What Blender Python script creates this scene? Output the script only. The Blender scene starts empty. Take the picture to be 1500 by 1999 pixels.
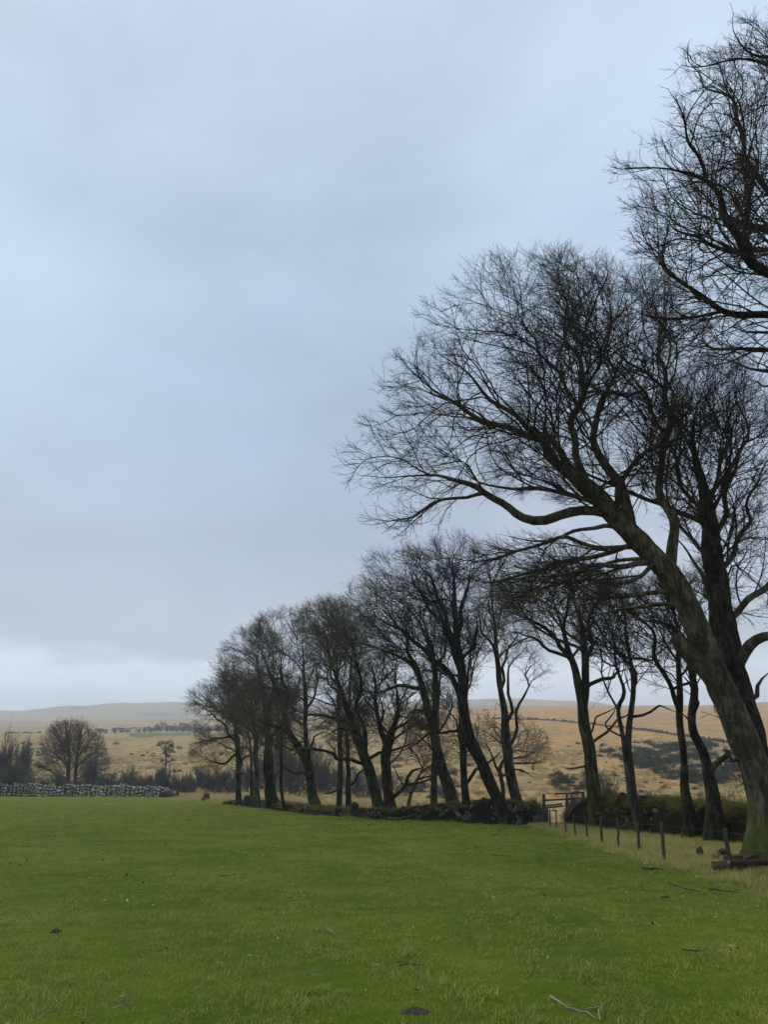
import bpy, bmesh, math, random
import numpy as np
from mathutils import Vector, noise as mnoise

rng = np.random.default_rng(11)
random.seed(11)
R = math.radians
scene = bpy.context.scene
COL = scene.collection

# ------------------------------------------------------------------ camera
CAMZ, TILT, FPX = 1.65, R(20.0), 26.0 / 36.0 * 1999
cd = bpy.data.cameras.new('camera')
cam = bpy.data.objects.new('camera', cd)
COL.objects.link(cam)
cam.location = (0, 0, CAMZ)
cam.rotation_euler = (R(90) + TILT, 0, 0)
cd.sensor_fit = 'VERTICAL'; cd.sensor_height = 36.0; cd.sensor_width = 27.0; cd.lens = 26.0
cd.clip_start = 0.05; cd.clip_end = 20000
scene.camera = cam

# ------------------------------------------------------------------ world, sun, exposure
world = bpy.data.worlds.new('World'); scene.world = world; world.use_nodes = True
wn, wl = world.node_tree.nodes, world.node_tree.links
wn.clear()
def wnode(t, **k):
    n = wn.new(t)
    for a, b in k.items(): setattr(n, a, b)
    return n
wout = wnode('ShaderNodeOutputWorld'); bg = wnode('ShaderNodeBackground'); bg.inputs['Strength'].default_value = 0.1
sky = wnode('ShaderNodeTexSky', sky_type='NISHITA', sun_disc=False)
SUN_EL, SUN_AZ = R(52), R(-60)          # azimuth from +Y, negative = left of the view
sky.sun_elevation = SUN_EL; sky.sun_rotation = SUN_AZ; sky.air_density = 1.0; sky.dust_density = 2.0
tc = wnode('ShaderNodeTexCoord'); sx = wnode('ShaderNodeSeparateXYZ'); wl.new(tc.outputs['Generated'], sx.inputs[0])
def wmath(op, a, b=None, clamp=False):
    n = wnode('ShaderNodeMath', operation=op, use_clamp=clamp)
    for i, v in enumerate((a, b)):
        if v is None: continue
        if isinstance(v, (int, float)): n.inputs[i].default_value = v
        else: wl.new(v, n.inputs[i])
    return n.outputs[0]
CLOUD_Z = 3.1
zc = wmath('MAXIMUM', sx.outputs['Z'], 0.0)
den = wmath('ADD', zc, 0.22)
cx = wmath('DIVIDE', sx.outputs['X'], den); cy = wmath('DIVIDE', sx.outputs['Y'], den)
cv = wnode('ShaderNodeCombineXYZ'); wl.new(cx, cv.inputs[0]); wl.new(cy, cv.inputs[1]); cv.inputs[2].default_value = CLOUD_Z
def wnoise(scale, detail, rough, dist=0.0):
    n = wnode('ShaderNodeTexNoise'); n.inputs['Scale'].default_value = scale; n.inputs['Detail'].default_value = detail
    n.inputs['Roughness'].default_value = rough; n.inputs['Distortion'].default_value = dist
    wl.new(cv.outputs[0], n.inputs['Vector']); return n.outputs['Fac']
n1 = wnoise(0.55, 5, 0.5, 0.3); n2 = wnoise(1.5, 7, 0.6, 0.5)
el = wnode('ShaderNodeValToRGB'); r = el.color_ramp; r.interpolation = 'EASE'
stops = [(0.0, (.74, .81, .88)), (0.10, (.92, .98, 1.03)), (0.122, (.92, .98, 1.03)), (0.18, (.405, .435, .49)), (0.27, (.375, .42, .50)),
         (0.42, (.365, .455, .575)), (0.58, (.415, .525, .66)), (0.82, (.53, .625, .765)), (1.0, (.56, .65, .77))]
while len(r.elements) < len(stops): r.elements.new(0.5)
wob = wmath('MULTIPLY', wmath('SUBTRACT', n1, 0.5), 0.16)
for e_, (p, c) in zip(r.elements, stops): e_.position = p; e_.color = (*c, 1)
wob2 = wmath('MULTIPLY', wmath('MULTIPLY', wmath('SUBTRACT', n2, 0.5), 0.16), wmath('MULTIPLY', zc, 7.0, True))
wl.new(wmath('ADD', wmath('ADD', zc, wob2), wmath('MULTIPLY', wob, wmath('MULTIPLY', zc, 3.0, True))), el.inputs[0])
mod = wmath('ADD', wmath('MULTIPLY', n1, 1.30), wmath('MULTIPLY', n2, 0.55))      # soft cloud mottling round 0.34
mod = wmath('ADD', mod, 0.085)
cl = wnode('ShaderNodeVectorMath', operation='SCALE'); wl.new(el.outputs[0], cl.inputs[0]); wl.new(wmath('MULTIPLY', mod, 10.0), cl.inputs['Scale'])
gap = wnode('ShaderNodeMapRange', interpolation_type='SMOOTHSTEP'); wl.new(wnoise(0.95, 4, 0.5, 0.5), gap.inputs[0]); gap.inputs[1].default_value = .46; gap.inputs[2].default_value = .66
mx = wnode('ShaderNodeMix', data_type='RGBA'); wl.new(wmath('SUBTRACT', 0.95, wmath('MULTIPLY', gap.outputs[0], 0.28)), mx.inputs['Factor'])
wl.new(sky.outputs[0], mx.inputs['A']); wl.new(cl.outputs[0], mx.inputs['B'])
wl.new(mx.outputs['Result'], bg.inputs['Color']); wl.new(bg.outputs[0], wout.inputs[0])

sd = bpy.data.lights.new('sun', 'SUN'); sun = bpy.data.objects.new('sun', sd); COL.objects.link(sun)
sd.energy = 1.5; sd.angle = R(25); sd.color = (1.0, 0.94, 0.83)
sdir = Vector((math.sin(SUN_AZ) * math.cos(SUN_EL), math.cos(SUN_AZ) * math.cos(SUN_EL), math.sin(SUN_EL)))
sun.rotation_euler = sdir.to_track_quat('Z', 'Y').to_euler()

vs = scene.view_settings
vs.view_transform = 'Standard'; vs.look = 'None'; vs.exposure = 0.5; vs.gamma = 1.0; vs.use_curve_mapping = False
scene.cycles.max_bounces = 5; scene.cycles.diffuse_bounces = 2; scene.cycles.volume_bounces = 1
scene.cycles.transparent_max_bounces = 4; scene.cycles.use_denoising = True

# ------------------------------------------------------------------ photo geometry helpers
CT, ST = math.cos(TILT), math.sin(TILT)
def ray(px, py):
    dx = (px - 750.0) / FPX; dy = (999.5 - py) / FPX
    return dx, CT - dy * ST, ST + dy * CT
def at(px, py, Y):                       # the point at world depth Y seen at photo pixel (px, py)
    a, b, c = ray(px, py); s = Y / b
    return np.array((a * s, Y, CAMZ + c * s))
def mpp(px, py, Y):                      # metres for one photo pixel there
    return (Y / ray(px, py)[1]) / FPX
def G(px, py, z=0.0):
    a, b, c = ray(px, py); s = (z - CAMZ) / c
    return np.array((a * s, b * s, z))

# ------------------------------------------------------------------ object helpers
def tag(o, label=None, cat=None, group=None, kind=None):
    if label: o['label'] = label
    if cat: o['category'] = cat
    if group: o['group'] = group
    if kind: o['kind'] = kind
    return o
def empty(name, loc=(0, 0, 0)):
    o = bpy.data.objects.new(name, None); COL.objects.link(o); o.location = loc; o.empty_display_size = 0.2
    return o
def mesh_np(name, verts, quads=None, tris=None, smooth=True):
    me = bpy.data.meshes.new(name)
    verts = np.asarray(verts, dtype=np.float32)
    me.vertices.add(len(verts)); me.vertices.foreach_set('co', verts.ravel())
    idx, st, tot = [], [], []
    off = 0
    for f, k in ((quads, 4), (tris, 3)):
        if f is None or len(f) == 0: continue
        f = np.asarray(f, dtype=np.int32)
        idx.append(f.ravel()); st.append(off + np.arange(len(f), dtype=np.int32) * k); tot.append(np.full(len(f), k, np.int32)); off += f.size
    idx = np.concatenate(idx); st = np.concatenate(st); tot = np.concatenate(tot)
    me.loops.add(len(idx)); me.loops.foreach_set('vertex_index', idx)
    me.polygons.add(len(st)); me.polygons.foreach_set('loop_start', st); me.polygons.foreach_set('loop_total', tot)
    me.polygons.foreach_set('use_smooth', np.full(len(st), smooth, dtype=bool))
    me.update(calc_edges=True)
    return me
def link(name, me, mat=None, parent=None, loc=None):
    o = bpy.data.objects.new(name, me); COL.objects.link(o)
    if mat is not None and len(me.materials) == 0: me.materials.append(mat)
    if parent is not None: o.parent = parent
    if loc is not None: o.location = loc
    return o

# ------------------------------------------------------------------ materials
class NT:
    def __init__(self, name):
        self.m = bpy.data.materials.new(name); self.m.use_nodes = True
        self.n, self.l = self.m.node_tree.nodes, self.m.node_tree.links
        self.b = self.n['Principled BSDF']; self.out = self.n['Material Output']
        self.b.inputs['Specular IOR Level'].default_value = 0.05
    def node(self, t, **k):
        n = self.n.new(t)
        for a, b in k.items(): setattr(n, a, b)
        return n
    def put(self, v, sock):
        if isinstance(v, (int, float)): sock.default_value = v
        elif isinstance(v, tuple): sock.default_value = (*v, 1) if len(v) == 3 and sock.type == 'RGBA' else v
        else: self.l.new(v, sock)
    def math(self, op, a, b=0.0, clamp=False):
        n = self.node('ShaderNodeMath', operation=op, use_clamp=clamp); self.put(a, n.inputs[0]); self.put(b, n.inputs[1]); return n.outputs[0]
    def pos(self): return self.node('ShaderNodeNewGeometry').outputs['Position']
    def obj(self): return self.node('ShaderNodeTexCoord').outputs['Object']
    def scaled(self, v, s):
        n = self.node('ShaderNodeMapping'); self.l.new(v, n.inputs['Vector']); n.inputs['Scale'].default_value = s; return n.outputs[0]
    def noise(self, v, scale, detail=4, rough=0.55, dist=0.0):
        n = self.node('ShaderNodeTexNoise'); self.l.new(v, n.inputs['Vector'])
        for k, x in (('Scale', scale), ('Detail', detail), ('Roughness', rough), ('Distortion', dist)): n.inputs[k].default_value = x
        return n.outputs['Fac']
    def voro(self, v, scale, feature='F1'):
        n = self.node('ShaderNodeTexVoronoi', feature=feature); self.l.new(v, n.inputs['Vector']); n.inputs['Scale'].default_value = scale
        return n.outputs['Distance']
    def ramp(self, fac, stops):
        n = self.node('ShaderNodeValToRGB'); r = n.color_ramp
        while len(r.elements) < len(stops): r.elements.new(0.5)
        for e, (p, c) in zip(r.elements, stops): e.position = p; e.color = (*c, 1)
        self.put(fac, n.inputs[0]); return n.outputs[0]
    def step(self, v, lo, hi):
        n = self.node('ShaderNodeMapRange', interpolation_type='SMOOTHSTEP'); self.put(v, n.inputs[0])
        n.inputs[1].default_value = lo; n.inputs[2].default_value = hi; return n.outputs[0]
    def mix(self, f, a, b):
        n = self.node('ShaderNodeMix', data_type='RGBA'); self.put(f, n.inputs['Factor']); self.put(a, n.inputs['A']); self.put(b, n.inputs['B']); return n.outputs['Result']
    def bump(self, h, strength, dist):
        n = self.node('ShaderNodeBump'); self.put(h, n.inputs['Height']); n.inputs['Strength'].default_value = strength; n.inputs['Distance'].default_value = dist
        self.l.new(n.outputs[0], self.b.inputs['Normal'])
    def sep(self, v):
        n = self.node('ShaderNodeSeparateXYZ'); self.l.new(v, n.inputs[0]); return n.outputs
    def nz(self): return self.sep(self.node('ShaderNodeNewGeometry').outputs['Normal'])[2]
    def rand(self): return self.node('ShaderNodeObjectInfo').outputs['Random']
    def done(self, col, rough=0.85):
        self.put(col, self.b.inputs['Base Color']); self.put(rough, self.b.inputs['Roughness']); return self.m

def bark_mat(name, dark, light, moss, lichen=0.0, mosscol=(.055, .068, .010), wet=0.75):
    t = NT(name); p = t.obj()
    pst = t.scaled(p, (1, 1, .35))
    a = t.noise(pst, 5.0, 8, .65, .4); b = t.noise(p, 1.3, 4, .6)
    col = t.mix(t.step(a, .42, .60), dark, light)
    strk = t.noise(t.scaled(p, (5, 5, .55)), 3.0, 6, .7, .5)
    col = t.mix(t.math('MULTIPLY', t.step(strk, .56, .47), .6), col, tuple(x * .45 for x in dark))
    col = t.mix(t.math('MULTIPLY', t.step(b, .5, .7), .5), col, tuple(x * .62 for x in dark))
    if lichen:
        vm = t.math('MULTIPLY', t.step(t.noise(p, 11, 4, .7, .6), .62, .68), t.step(t.noise(p, 1.7, 3), .48, .60))
        col = t.mix(t.math('MULTIPLY', vm, min(1, lichen * .8)), col, (.38, .39, .33))
        big = t.step(t.noise(p, 3.3, 5, .6), .56, .66)
        col = t.mix(t.math('MULTIPLY', big, lichen * .4), col, (.17, .16, .12))
    if moss:
        h = t.sep(p)[2]
        m = t.math('ADD', t.noise(p, 2.4, 5, .65), t.math('MULTIPLY', t.nz(), .22))
        m = t.math('ADD', m, t.math('MULTIPLY', t.step(h, 2.6, -.3), moss * .55))
        mm = t.math('MULTIPLY', t.step(m, .56, .92), .9)
        col = t.mix(mm, col, t.mix(t.noise(p, 22, 3), mosscol, tuple(x * 1.9 for x in mosscol)))
    t.bump(t.math('ADD', t.noise(pst, 9.0, 8, .7), t.math('MULTIPLY', t.noise(t.scaled(p, (3.2, 3.2, .5)), 6, 6, .75), 1.2)), 1.0, .09)
    return t.done(col, wet)
M = {}
M['bark_lean'] = bark_mat('bark_lichen_grey', (.085, .070, .048), (.240, .205, .150), .62, 1.3, (.055, .078, .008))
M['bark_dark'] = bark_mat('bark_dark', (.022, .019, .015), (.085, .074, .056), .35, .35, (.035, .048, .008))
M['bark_mid'] = bark_mat('bark_grey_brown', (.046, .040, .031), (.150, .131, .098), .45, .7, (.050, .062, .010))
M['bark_moss'] = bark_mat('bark_mossy', (.046, .042, .026), (.130, .119, .066), .70, .4, (.050, .065, .008))
M['bark_ochre'] = bark_mat('bark_ochre', (.060, .040, .020), (.130, .090, .045), .35, .5, (.060, .070, .010))
def twig_mat(name, a, b):
    t = NT(name); p = t.obj()
    return t.done(t.mix(t.noise(p, .9, 3), a, b), .8)
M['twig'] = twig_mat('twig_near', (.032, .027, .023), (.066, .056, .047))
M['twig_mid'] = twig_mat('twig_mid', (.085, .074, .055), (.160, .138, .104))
M['twig_red'] = twig_mat('twig_red_brown', (.100, .066, .050), (.180, .125, .095))
M['twig_grey'] = twig_mat('twig_grey_olive', (.085, .083, .064), (.150, .145, .115))
M['twig_purple'] = twig_mat('twig_grey_purple', (.070, .064, .060), (.120, .110, .102))

# ------------------------------------------------------------------ terrain height
# foot of the hedge bank and the wall, seen from the field, far left to near right
EDGE = [G(0, 1553), G(170, 1554.5), G(340, 1556), G(400, 1562), G(470, 1572), G(540, 1583), G(640, 1594), G(740, 1600), G(850, 1603.5),
        G(950, 1608), G(1040, 1611), G(1100, 1615), G(1180, 1622), G(1260, 1629), G(1350, 1638), G(1440, 1650)]
EDGE = [(p[0], p[1]) for p in EDGE] + [(10.6, 18.2), (11.3, 12.0), (11.6, 0.0), (11.8, -60.0)]
LEFTX = [(-60, 105), (-110, 110), (-140, -60)]
POLY = np.array(LEFTX[::-1][0:0] + [LEFTX[2], LEFTX[1], LEFTX[0]] + EDGE)
def sdist(P, poly):                       # signed distance, negative inside
    A = poly; B = np.roll(poly, -1, axis=0)
    d = np.full(len(P), 1e9); ins = np.zeros(len(P), bool)
    for a, b in zip(A, B):
        ab = b - a; t = np.clip(((P - a) @ ab) / (ab @ ab), 0, 1)
        d = np.minimum(d, np.hypot(*(P - a - t[:, None] * ab).T))
        c = ((a[1] > P[:, 1]) != (b[1] > P[:, 1]))
        with np.errstate(divide='ignore', invalid='ignore'):
            xi = (b[0] - a[0]) * (P[:, 1] - a[1]) / (b[1] - a[1]) + a[0]
        ins ^= c & (P[:, 0] < xi)
    return np.where(ins, -d, d)
# radial profiles: photo height of the ground at each distance, for columns of the photo
RS = np.array([30, 45, 60, 80, 100, 130, 170, 220, 290, 350, 420, 560, 720, 900, 1150, 1350, 1600, 2200, 2800, 3600])
PROF = {
    -400: [1600, 1590, 1575, 1560, 1556, 1545, 1520, 1490, 1458, 1446, 1442, 1436, 1429, 1420, 1412, 1410, 1415, 1405, 1398, 1410],
    0:    [1600, 1590, 1575, 1560, 1556, 1545, 1515, 1484, 1452, 1442, 1438, 1433, 1427, 1419, 1412, 1409, 1414, 1400, 1388, 1402],
    140:  [1600, 1590, 1575, 1560, 1556, 1545, 1512, 1484, 1455, 1444, 1440, 1434, 1427, 1418, 1411, 1408, 1413, 1392, 1376, 1392],
    230:  [1600, 1590, 1575, 1560, 1556, 1545, 1515, 1486, 1458, 1444, 1439, 1437, 1430, 1418, 1409, 1406, 1412, 1388, 1372, 1388],
    330:  [1600, 1590, 1575, 1560, 1556, 1545, 1508, 1478, 1450, 1437, 1441, 1438, 1430, 1417, 1407, 1405, 1411, 1386, 1370, 1386],
    460:  [1600, 1585, 1570, 1562, 1555, 1540, 1505, 1472, 1442, 1431, 1436, 1436, 1430, 1415, 1404, 1401, 1408, 1385, 1370, 1384],
    700:  [1620, 1592, 1584, 1574, 1562, 1540, 1505, 1474, 1446, 1434, 1428, 1418, 1410, 1403, 1396, 1394, 1402, 1382, 1370, 1384],
    1000: [1635, 1630, 1610, 1590, 1565, 1530, 1490, 1460, 1428, 1412, 1402, 1393, 1388, 1384, 1381, 1380, 1388, 1374, 1363, 1378],
    1130: [1640, 1635, 1615, 1592, 1568, 1535, 1496, 1464, 1432, 1415, 1403, 1392, 1386, 1382, 1379, 1378, 1388, 1378, 1368, 1382],
    1280: [1640, 1640, 1620, 1595, 1572, 1542, 1505, 1472, 1438, 1419, 1405, 1392, 1385, 1381, 1378, 1378, 1390, 1390, 1385, 1395],
    1500: [1640, 1650, 1630, 1600, 1578, 1552, 1520, 1486, 1450, 1428, 1412, 1396, 1387, 1381, 1376, 1376, 1390, 1394, 1392, 1400],
    1900: [1640, 1650, 1630, 1600, 1578, 1552, 1520, 1486, 1450, 1428, 1412, 1396, 1387, 1381, 1376, 1376, 1390, 1394, 1392, 1400],
}
_az, _e = [], []
for px in sorted(PROF):
    a, b, c = ray(px, 1480); az = math.atan2(a, b); _az.append(az)
    _e.append([ray(750, y)[2] / ray(750, y)[1] * math.cos(az) for y in PROF[px]])
_az, _e = np.array(_az), np.array(_e)
_lr = np.log(RS)
def vnoise(x, y, s, seed=0):              # cheap smooth value noise from sines
    v = np.zeros_like(x)
    for k in range(5):
        rr = np.random.default_rng(seed * 31 + k); th = rr.uniform(0, 6.28); f = s * rr.uniform(.6, 1.7); ph = rr.uniform(0, 6.28, 2)
        v += np.sin((x * math.cos(th) + y * math.sin(th)) * f + ph[0]) * np.sin((-x * math.sin(th) + y * math.cos(th)) * f * .8 + ph[1])
    return v / 2.2
def height(X, Y):
    X = np.asarray(X, float); Y = np.asarray(Y, float)
    r = np.hypot(X, Y); az = np.clip(np.arctan2(X, Y), _az[0], _az[-1])
    lr = np.log(np.clip(r, RS[0], RS[-1]))
    i = np.clip(np.searchsorted(_az, az) - 1, 0, len(_az) - 2); u = (az - _az[i]) / (_az[i + 1] - _az[i]); u = u * u * (3 - 2 * u)
    j = np.clip(np.searchsorted(_lr, lr) - 1, 0, len(RS) - 2); v = (lr - _lr[j]) / (_lr[j + 1] - _lr[j])
    e = (_e[i, j] * (1 - v) + _e[i, j + 1] * v) * (1 - u) + (_e[i + 1, j] * (1 - v) + _e[i + 1, j + 1] * v) * u
    h = CAMZ + e * np.maximum(r, RS[0])
    h = h + vnoise(X, Y, .05, 3) * np.clip((r - 60) / 120, 0, 1) * .6 + vnoise(X, Y, .016, 4) * np.clip((r - 150) / 400, 0, 1) * 2.2
    d = sdist(np.stack([X.ravel(), Y.ravel()], 1), POLY).reshape(X.shape)
    k = np.clip((d - 1.0) / 16.0, 0, 1); k = k * k * (3 - 2 * k)
    base = .025 * vnoise(X, Y, .55, 5) + .05 * vnoise(X, Y, .12, 6)
    return base * (1 - k) + h * k, d
def hz(x, y): return float(height(np.array([x]), np.array([y]))[0][0])
def hit(px, py, r0=40, r1=3500):          # where the photo ray meets the terrain
    a, b, c = ray(px, py); s = np.geomspace(r0, r1, 900) / math.hypot(a, b)
    hh = height(a * s, b * s)[0]; z = CAMZ + c * s
    w = np.where(hh >= z)[0]
    k = w[0] if len(w) else len(s) - 1
    return np.array((a * s[k], b * s[k], hh[k]))

# ------------------------------------------------------------------ ground sheets
def ground_mat():
    t = NT('pasture_ground'); p = t.pos(); x, y, z = t.sep(p)
    n = t.noise(p, .35, 6, .6); f = t.noise(p, 7.0, 6, .7); ff = t.noise(p, 40, 4, .7)
    col = t.ramp(n, [(.36, (.056, .098, .004)), (.48, (.086, .128, .007)), (.58, (.132, .164, .018)), (.70, (.190, .190, .045))])
    col = t.mix(t.math('MULTIPLY', t.step(f, .40, .66), .55), col, (.120, .155, .022))
    col = t.mix(t.math('MULTIPLY', t.step(ff, .60, .38), .6), col, (.022, .040, .003))
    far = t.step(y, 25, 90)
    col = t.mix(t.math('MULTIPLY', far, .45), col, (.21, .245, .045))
    # straw verge beyond the fence and along the bank
    lim = t.math('ADD', x, t.math('MULTIPLY', t.math('SUBTRACT', t.noise(p, .7, 4, .6), .5), 2.4))
    v = t.step(lim, 5.7, 6.9)
    near = t.step(y, 46, 30)
    col = t.mix(t.math('MULTIPLY', v, near), col, t.mix(f, (.19, .18, .050), (.30, .275, .095)))
    t.bump(t.math('ADD', f, ff), .6, .05)
    return t.done(col, .95)
def moor_mat():
    t = NT('moor_grass'); p = t.pos(); x, y, z = t.sep(p)
    n = t.noise(p, .011, 6, .62, .4); m = t.noise(p, .06, 7, .68, .3); f = t.noise(t.scaled(p, (1, 1, 1)), .55, 6, .7); ff = t.noise(p, 2.6, 4, .7)
    tan = t.ramp(m, [(.30, (.23, .17, .065)), (.45, (.36, .255, .105)), (.60, (.44, .30, .14)), (.72, (.31, .25, .10))])
    # the right-hand moor is a warmer orange, the left hillside greener straw
    warm = t.step(t.math('ADD', x, t.math('MULTIPLY', t.math('SUBTRACT', n, .5), 60)), -20, 70)
    tan = t.mix(t.math('MULTIPLY', warm, .72), tan, t.mix(m, (.47, .245, .085), (.55, .305, .120)))
    tan = t.mix(t.math('MULTIPLY', t.step(f, .48, .70), .55), tan, (.20, .165, .075))
    tan = t.mix(t.math('MULTIPLY', t.step(ff, .55, .75), .40), tan, (.42, .33, .17))
    grn = t.math('MULTIPLY', t.step(t.noise(p, .030, 7, .7), .47, .60), t.step(y, 420, 200))
    tan = t.mix(t.math('MULTIPLY', grn, .80), tan, t.mix(f, (.110, .105, .035), (.24, .215, .080)))
    rush = t.math('MULTIPLY', t.step(t.noise(p, .12, 6, .75), .55, .64), t.step(y, 380, 150))
    tan = t.mix(t.math('MULTIPLY', rush, .75), tan, (.105, .085, .045))
    band = t.math('MULTIPLY', t.step(t.noise(t.scaled(p, (.35, 1, 1)), .02, 6, .7), .50, .60), t.step(y, 260, 420))
    tan = t.mix(t.math('MULTIPLY', band, .45), tan, (.21, .135, .065))
    heath = t.math('MULTIPLY', t.step(t.noise(t.scaled(p, (1, .35, 1)), .0042, 6, .6), .54, .62), t.step(y, 1200, 1900))
    tan = t.mix(t.math('MULTIPLY', heath, .7), tan, (.085, .070, .062))
    low = t.math('MULTIPLY', t.step(y, 120, 70), t.step(x, 4, -2))
    tan = t.mix(t.math('MULTIPLY', low, .55), tan, t.mix(f, (.17, .175, .055), (.30, .25, .10)))
    k_ = t.noise(p, .24, 8, .78, .4)
    tan = t.mix(t.math('MULTIPLY', t.step(k_, .50, .60), .65), tan, t.mix(f, (.115, .088, .040), (.20, .155, .070)))
    tan = t.mix(t.math('MULTIPLY', t.step(k_, .47, .38), .45), tan, (.50, .39, .20))
    t.bump(t.math('ADD', f, t.math('MULTIPLY', ff, .5)), 1.0, .6)
    return t.done(tan, .95)
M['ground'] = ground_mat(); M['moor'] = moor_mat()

az_f = np.concatenate([np.linspace(-180, -42, 47), np.linspace(-40, 40, 241), np.linspace(42, 180, 47)]) * math.pi / 180
rr_ = [0.6]
while rr_[-1] < 4200: rr_.append(rr_[-1] * 1.022 + .02)
rr_ = np.array(rr_)
AZ, RR = np.meshgrid(az_f, rr_)
GX, GY = RR * np.sin(AZ), RR * np.cos(AZ)
GZ, GD = height(GX, GY)
nA, nR = len(az_f), len(rr_)
ii = np.arange(nR * nA).reshape(nR, nA)
Q = np.stack([ii[:-1, :-1], ii[:-1, 1:], ii[1:, 1:], ii[1:, :-1]], -1).reshape(-1, 4)
cen = GD.ravel()[Q].mean(1); inside = cen < 0.7
V = np.stack([GX, GY, GZ], -1).reshape(-1, 3)
def sub(sel):
    q = Q[sel]; u, inv = np.unique(q, return_inverse=True); return V[u], inv.reshape(-1, 4)[:, ::-1]
vv, qq = sub(inside)
c0 = len(vv); vv = np.vstack([vv, [[0, 0, 0]]])
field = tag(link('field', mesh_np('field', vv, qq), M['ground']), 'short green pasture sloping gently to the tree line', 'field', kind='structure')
vv, qq = sub(~inside)
moor = tag(link('moor', mesh_np('moor', vv, qq), M['moor']), 'tan moorland hillsides rising beyond the trees', 'moor', kind='structure')

# ------------------------------------------------------------------ tree engine
def catmull(P, step):
    P = np.asarray(P, float); out = []
    for i in range(len(P) - 1):
        p0 = P[max(i - 1, 0)]; p1 = P[i]; p2 = P[i + 1]; p3 = P[min(i + 2, len(P) - 1)]
        n = max(1, int(np.linalg.norm(p2[:3] - p1[:3]) / step))
        t = (np.arange(n) / n)[:, None]
        out.append(.5 * (2 * p1 + (p2 - p0) * t + (2 * p0 - 5 * p1 + 4 * p2 - p3) * t ** 2 + (3 * p1 - p0 - 3 * p2 + p3) * t ** 3))
    out.append(P[-1:])
    return np.vstack(out)
def norm(v): return v / np.maximum(np.linalg.norm(v, axis=-1, keepdims=True), 1e-9)
def rings(c, d, r, k, ref=np.array((.12, .98, .15))):
    d = norm(d); u = norm(np.cross(d, ref)); w = np.cross(d, u)
    a = np.arange(k) * 2 * math.pi / k
    return c[:, None, :] + r[:, None, None] * (np.cos(a)[None, :, None] * u[:, None, :] + np.sin(a)[None, :, None] * w[:, None, :])
def ring_quads(a, b, k):
    j = np.arange(k); j2 = (j + 1) % k
    return np.stack([a[:, None] * k + j, a[:, None] * k + j2, b[:, None] * k + j2, b[:, None] * k + j], -1).reshape(-1, 4)
class Acc:
    def __init__(self): self.v, self.q, self.n = [], [], 0
    def add(self, v, q): self.v.append(v); self.q.append(q + self.n); self.n += len(v)
    def out(self): return np.vstack(self.v), np.vstack(self.q)
def limb_mesh(P, rad, k, base=None, flare=0.0, lobes=4, g=rng, rough=.06, cap=True, relief=0.0):
    P = np.asarray(P); n = len(P); D = norm(np.gradient(P, axis=0))
    u = norm(np.cross(D[0], np.array((.1, .97, .2)))); vs_ = []
    a = np.arange(k) * 2 * math.pi / k; ph = g.uniform(0, 6.28, 4)
    h = np.concatenate([[0], np.cumsum(np.linalg.norm(np.diff(P, axis=0), axis=1))])
    for i in range(n):
        u = norm(u - D[i] * (u @ D[i])); w = np.cross(D[i], u)
        rr = rad[i] * (1 + rough * np.sin(2 * a + ph[0] + h[i] * 1.1) + rough * .7 * np.sin(3 * a + ph[1] - h[i] * 1.7) + rough * .5 * np.sin(5 * a + ph[2] + h[i] * 2.9))
        if flare:
            f = math.exp(-h[i] / (rad[0] * 1.5)) * flare
            rr = rr * (1 + f * .55 + f * .6 * np.maximum(0, np.sin(lobes * a + ph[3])) ** 1.5)
        if relief:
            dv = np.cos(a)[:, None] * u + np.sin(a)[:, None] * w
            for j in range(k):
                q_ = P[i] + dv[j] * rad[i]
                nz_ = mnoise.fractal((q_[0] * 3.2, q_[1] * 3.2, q_[2] * 1.7), .9, 2.1, 4) + .9 * max(0, mnoise.noise((q_[0] * 1.6 + 9, q_[1] * 1.6, q_[2] * 1.3)) - .25)
                rr[j] *= 1 + relief * nz_
        vs_.append(P[i] + rr[:, None] * (np.cos(a)[:, None] * u + np.sin(a)[:, None] * w))
    V_ = np.vstack(vs_); q = ring_quads(np.arange(n - 1), np.arange(1, n), k); tr = None
    if cap:
        V_ = np.vstack([V_, P[-1:] + D[-1:] * rad[-1] * .5]); j = np.arange(k)
        tr = np.stack([(n - 1) * k + j, (n - 1) * k + (j + 1) % k, np.full(k, n * k)], -1)
    return V_, q, tr

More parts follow.
